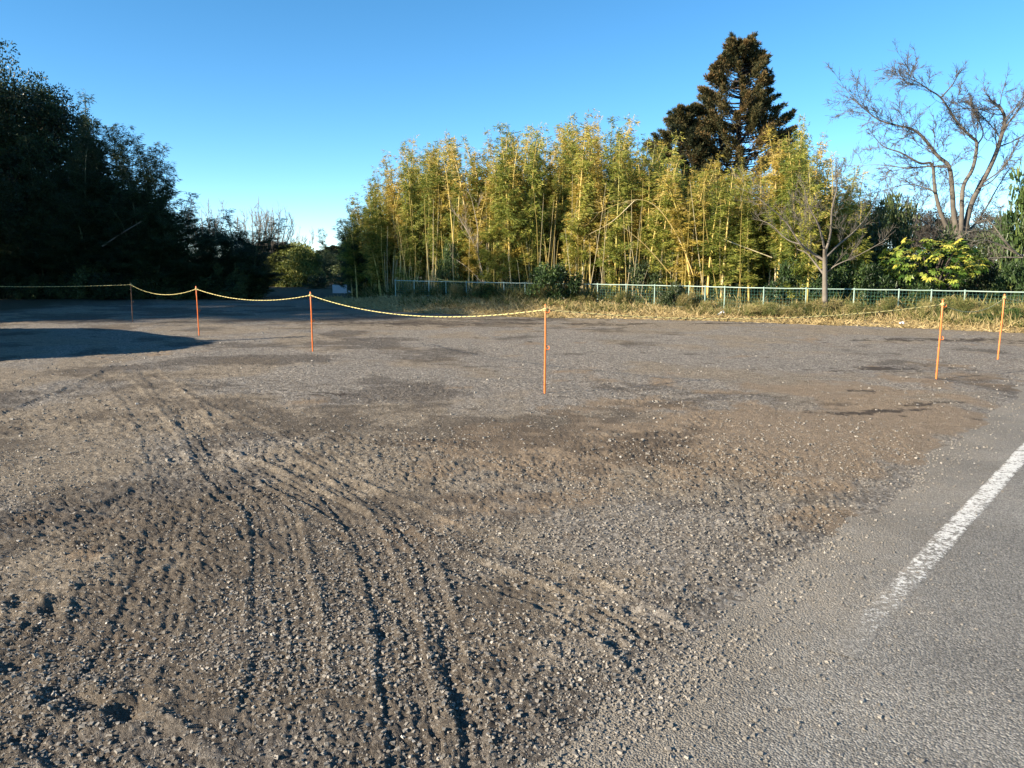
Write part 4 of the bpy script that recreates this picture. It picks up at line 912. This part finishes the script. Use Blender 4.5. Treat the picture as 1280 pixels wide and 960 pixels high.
LBD = 'bamboo with shade put into its green in the shaded wood beyond the rope'
r = np.random.default_rng(66)
dk = [(124, 122), (118, 150), (146, 158), (178, 170), (203, 182), (212, 196), (228, 240), (113, 150), (135, 160), (150, 170), (160, 166), (172, 178), (186, 190), (197, 186), (206, 205), (214, 208), (100, 165), (88, 185), (60, 175), (30, 190), (5, 200), (140, 200), (165, 215), (190, 225), (220, 240), (300, 262), (330, 270), (318, 285), (265, 275), (276, 268)]
dk += [(r.uniform(-10, 225), r.uniform(235, 300)) for _ in range(34)] + [(r.uniform(225, 322), r.uniform(295, 330)) for _ in range(12)]
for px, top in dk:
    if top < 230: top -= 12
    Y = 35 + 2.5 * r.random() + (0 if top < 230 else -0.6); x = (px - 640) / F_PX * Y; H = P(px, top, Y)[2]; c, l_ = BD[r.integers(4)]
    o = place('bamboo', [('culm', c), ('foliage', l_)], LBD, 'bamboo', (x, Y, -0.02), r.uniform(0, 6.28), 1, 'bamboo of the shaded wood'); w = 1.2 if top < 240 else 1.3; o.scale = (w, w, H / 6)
LSH = 'dark shrub in the undergrowth along the foot of the shaded wood'
for k in range(26):
    px = -20 + 335 * k / 25; Y = 34.3 + 0.8 * r.random()
    shrub(px, 350 - 22 * r.random(), Y, r.uniform(45, 75), 'e', int(r.integers(3)), LSH, 'undergrowth_shrub', 'undergrowth of the shaded wood')
stick('leaning_pole', 'long pale dead trunk leaning diagonally in the shaded wood', 'dead trunk', [(128, 308), (150, 293), (178, 276)], 34.2, 34.4, 0.035, 0.02, M_BARK, 0, 8, 0.7)

# pale sunlit bush and the gap behind
bs, bf = make_shrub(430, 1.0, 0.8, M_BUSH, 60, 200, L=(0.05, 0.09), W=(0.03, 0.05), tm=0.6, lo=0.06)
def bushy(px, top, Y, wpx, label, name='round_bush', base_y=None):
    x = (px - 640) / F_PX * Y; H = P(px, top, Y)[2] + 0.1
    o = place(name, [('stem', bs), ('foliage', bf)], label, 'bush', (x, Y, -0.05), px * 0.1, 1); w = wpx / F_PX * Y / 2 / 0.95; o.scale = (w, w, H); return o
bushy(376, 309, 53, 72, 'round yellow green bush lit by the sun in the gap')
bushy(349, 320, 54, 50, 'smaller sunlit bush half hidden by the shaded wood')
shrub(420, 330, 57, 56, 'e', 2, 'dark hedge bush just right of the sunlit round bush')
shrub(442, 336, 50, 50, 'e', 1, 'dark bush at the left foot of the sunlit grove')
shrub(398, 345, 49, 36, 'e', 0, 'small dark bush at the foot of the sunlit round bush')
for px, top, Y, lab in [(318, 268, 56, 'far grey leafless tree over the low dark evergreens'), (342, 268, 58, 'far grey leafless tree with fine upright twigs'), (366, 292, 60, 'lowest far grey leafless tree above the sunlit bush'), (255, 262, 55, 'grey leafless tree crown peeping over the shaded wood')]:
    limb_tree('far_bare_tree', lab, 'tree', (px, 355), Y, [([(px, 355), (px + 1, 335), (px, 322)], 0.13, 0.09, 'trunk')] + [([(px, 332), (px + dx * 0.6, (330 + top) / 2 + 6), (px + dx, top + abs(dx) * 0.4)], 0.07, 0.014, 'branch') for dx in (-24, -13, -3, 8, 17, 26)], M_BARK, int(px), 8, 2, 0.012, 0.5, 0.45, 1.5, 0.75, 1.6)
# thin sapling and distant conifers
c, l_ = BD[3]  # reuses the bamboo with shade in its colour
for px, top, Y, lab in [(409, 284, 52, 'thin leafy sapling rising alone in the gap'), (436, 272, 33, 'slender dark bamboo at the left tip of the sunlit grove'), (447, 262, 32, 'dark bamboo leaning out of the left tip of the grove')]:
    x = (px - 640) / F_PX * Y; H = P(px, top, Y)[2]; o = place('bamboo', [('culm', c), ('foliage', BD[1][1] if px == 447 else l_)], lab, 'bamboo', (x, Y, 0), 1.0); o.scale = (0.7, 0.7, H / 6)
fc = [make_conifer(320 + k, 9.0, 2.0, M_CEDAR, lumps=120, per=60, base=0.03, tuft=0.9, tm=0.15, power=0.8, L=(0.25, 0.5), W=(0.1, 0.18)) for k in range(2)]
r = np.random.default_rng(3)
for k in range(22):
    px = 330 + 125 * k / 21 + r.uniform(-2, 2); Y = 118 + 14 * r.random(); x = (px - 640) / F_PX * Y; H = P(px, np.interp(px, [330, 365, 385, 402, 420, 432, 455], [306, 310, 315, 318, 309, 311, 322]) + r.uniform(-2, 5), Y)[2]
    a, b = fc[k % 2]; o = place('far_conifer', [('trunk', a), ('crown', b)], 'distant dark pointed conifer in the row beyond the gap', 'tree', (x, Y, 0), r.uniform(0, 6), 1, 'distant conifers beyond the gap'); H += 0.6; o.scale = (H / 9 * 2.0, H / 9 * 2.0, H / 9)
for k, px in enumerate(range(325, 470, 18)):
    ever(px, 319 - 5 * ((k * 7) % 3) / 2, 72 + 3 * ((k * 5) % 4), k % 3, 'far dark evergreen tree closing the gap below the distant conifers', 'far evergreens closing the gap', w=2.2, name='far_evergreen')
# dark evergreens added behind the sunlit grove to block horizon light
r = np.random.default_rng(31)
for k, px in enumerate(range(460, 1340, 55)):
    top = np.interp(px, [450, 500, 800, 950, 1030, 1100, 1180, 1330], [330, 285, 262, 250, 255, 240, 268, 255]) + r.uniform(-8, 8)
    ever(px, top, 38 + 3 * r.random(), k % 3, 'dark evergreen tree added behind the sunlit grove to block horizon light', 'evergreens behind the sunlit grove', w=1.7, name='backing_evergreen')

# trees out of frame whose shade covers the wood and the left of the lot
LBO = 'tall evergreen tree on the sunward side of the shaded wood'
for (x, y, h, w) in [(-27, 18.2, 13.0, 0.95), (-27.5, 19.5, 14.5, 1.0), (-28, 23.5, 14.5, 1.0), (-29, 27.5, 14.5, 1.05), (-31, 31, 13, 0.95), (-31, 17, 15.5, 1.0), (-33, 24, 16, 1.1), (-26, 17.0, 12.0, 0.7)]:
    v = int(rng.integers(3)); o = place('evergreen_tree', [('trunk', EV[v][0]), ('crown', EV[v][1])], LBO, 'tree', (x, y, -0.03), rng.uniform(0, 6), 1, 'evergreens sunward of the wood'); o.scale = (w * h / 10, w * h / 10, h / 10)
    sh = SE[v]; o = place('undergrowth_shrub', [('stem', sh[0]), ('foliage', sh[1])], 'dark shrub under the evergreens sunward of the wood', 'shrub', (x + 1.5, y, 0), 0, 1, 'undergrowth sunward of the wood'); o.scale = (2.6, 2.6, 2.6)

ht, hc_ = make_broadleaf(540, 16.0, 3.4, M_EVER, M_BARKD, 90, 240, (0.10, 0.18), (0.05, 0.09), 0.60)
place('evergreen_tree', [('trunk', ht), ('crown', hc_)], 'tall evergreen with a bare lower trunk on the sunward side of the wood', 'tree', (-31, 12.2, -0.03), 0.5)
# ------------------------------------------------------------------ small sign board in the shade
p = G(425, 369.5); sgn = thing('sign_board', 'small pale blue and white board standing in the shade by the gap', 'sign', (*p, 0))
m = MB(); m.box((0, 0, 0.33), (0.72, 0.02, 0.42), 0.4); link('panel', m.mesh('panel', M_WHITE), sgn)
for s in (-1, 1):
    m = MB(); m.tube([[s * 0.3, 0.02, -0.1], [s * 0.3, 0.02, 0.3], [s * 0.3, 0.02, 0.58]], 0.016, 6, 0.4); link('post', m.mesh('post', M_STEEL, True), sgn)
scrap(436, 369, 0.35, 'pale crumpled sheet lying beside the small board in the shade', 9)

# ------------------------------------------------------------------ dump truck added out of frame, shaped to cast the shadow across the lot
trk = thing('shadow_caster_truck', 'blue dump truck with a heap of soil, added unseen to cast the lot shadow', 'truck', (-13.35, 10.3, 0))
def prism(profile, x0, x1, name, mat, parent, tint=0.5):
    n = len(profile); V = [[x0, a, b] for a, b in profile] + [[x1, a, b] for a, b in profile]; m = MB()
    m.add(V, [[k, (k + 1) % n, n + (k + 1) % n, n + k] for k in range(n)], tint)
    c0 = np.mean(V[:n], 0); c1 = np.mean(V[n:], 0)
    m.add(V[:n] + [c0], [[(k + 1) % n, k, n] for k in range(n)], tint); m.add(V[n:] + [c1], [[k, (k + 1) % n, n] for k in range(n)], tint)
    return link(name, m.mesh(name, mat), parent)
prism([(0.0, 0.55), (0.0, 1.35), (0.08, 1.65), (0.6, 2.85), (0.8, 3.0), (2.2, 3.0), (2.3, 2.85), (2.3, 0.55)], -1.05, 1.05, 'cab', M_TRUCK, trk)
prism([(0.07, 1.50), (0.115, 1.75), (0.53, 2.65), (0.51, 2.66), (0.09, 1.76), (0.05, 1.50)], -0.9, 0.9, 'windscreen', M_GLASS, trk)
for s in (-1, 1): prism([(0.75, 1.55), (0.95, 2.35), (1.9, 2.35), (1.9, 1.55)], s * 1.052, s * 1.058, 'side_window', M_GLASS, trk)
prism([(0.3, 0.5), (0.3, 0.72), (7.5, 0.72), (7.5, 0.5)], -0.45, 0.45, 'chassis', M_STEEL, trk)
prism([(2.5, 0.85), (2.5, 1.5), (7.6, 1.05), (7.6, 0.85)], -1.1, 1.1, 'tipper_bed', M_TRUCK, trk)
prism([(2.5, 1.5), (2.5, 2.95), (2.62, 2.95), (2.62, 1.5)], -1.1, 1.1, 'headboard', M_TRUCK, trk)
M_SOIL = mat_tint('loaded_soil', [(0.0, (0.06, 0.05, 0.04)), (1.0, (0.17, 0.14, 0.11))], 0.95, noise=8.0, bump=1.0)
prism([(2.65, 1.3), (2.65, 2.8), (3.2, 2.7), (4.4, 2.25), (6.0, 1.7), (7.5, 1.08), (7.5, 1.0)], -1.0, 1.0, 'soil_heap', M_SOIL, trk)
prism([(-0.06, 0.5), (-0.06, 0.85), (0.10, 0.85), (0.10, 0.5)], -1.08, 1.08, 'bumper', M_STEEL, trk)
prism([(-0.02, 1.0), (-0.02, 1.3), (0.02, 1.3), (0.02, 1.0)], -0.6, 0.6, 'grille', M_STEEL, trk)
for s in (-1, 1):
    prism([(-0.03, 0.92), (-0.03, 1.12), (0.02, 1.12), (0.02, 0.92)], s * 0.85 - 0.13, s * 0.85 + 0.13, 'headlight', M_GLASS, trk)
    dr = prism([(0.7, 0.75), (0.62, 1.45), (2.0, 1.45), (2.0, 0.75)], s * 1.055, s * 1.066, 'door', M_TRUCK, trk)
    prism([(1.75, 1.28), (1.75, 1.33), (1.92, 1.33), (1.92, 1.28)], s * 1.068, s * 1.09, 'handle', M_STEEL, dr)
    m = MB(); m.tube([[s * 1.05, 0.6, 2.3], [s * 1.2, 0.5, 2.3], [s * 1.25, 0.45, 2.2]], 0.015, 6, 0.5); m.box((s * 1.25, 0.42, 2.05), (0.16, 0.05, 0.34), 0.4); link('mirror', m.mesh('mirror', M_STEEL), trk)
    for yy in (2.9, 3.8, 4.7, 5.6, 6.5, 7.4):
        t_ = 1.5 - 0.45 * (yy - 2.5) / 5.1; prism([(yy, 0.86), (yy, t_ - 0.02), (yy + 0.08, t_ - 0.03), (yy + 0.08, 0.86)], s * 1.102, s * 1.145, 'bed_rib', M_TRUCK, trk)
for yy in (1.1, 5.2, 6.4):
    for s in (-1, 1):
        m = MB(); a = np.linspace(0, 2 * math.pi, 25)
        for x0_, x1_, ri in ((-0.14, 0.14, 0.48),):
            ring = [(x0_, 0.30), (x0_, 0.44), (x0_ + 0.04, ri), (x1_ - 0.04, ri), (x1_, 0.44), (x1_, 0.30)]
            V = [[s * 0.88 + q, yy + rr2 * math.cos(t), 0.48 + rr2 * math.sin(t)] for t in a[:-1] for q, rr2 in ring]; n = len(ring)
            m.add(V, [[i_ * n + q, i_ * n + q + 1, ((i_ + 1) % 24) * n + q + 1, ((i_ + 1) % 24) * n + q] for i_ in range(24) for q in range(n - 1)], 0.4)
        w_ = link('wheel', m.mesh('wheel', M_TYRE, True), trk)
        m = MB(); m.tube([[s * 0.88 - 0.12, yy, 0.48], [s * 0.88, yy, 0.48], [s * 0.88 + 0.12, yy, 0.48]], [0.30, 0.31, 0.30], 6, 0.6); link('rim', m.mesh('rim', M_STEEL, True), w_)
m = MB(); m.tube([[1.0, 2.35, 0.7], [1.0, 2.35, 2.6], [1.0, 2.35, 3.75]], 0.08, 6, 0.5); link('exhaust_stack', m.mesh('exhaust_stack', M_STEEL, True), trk)
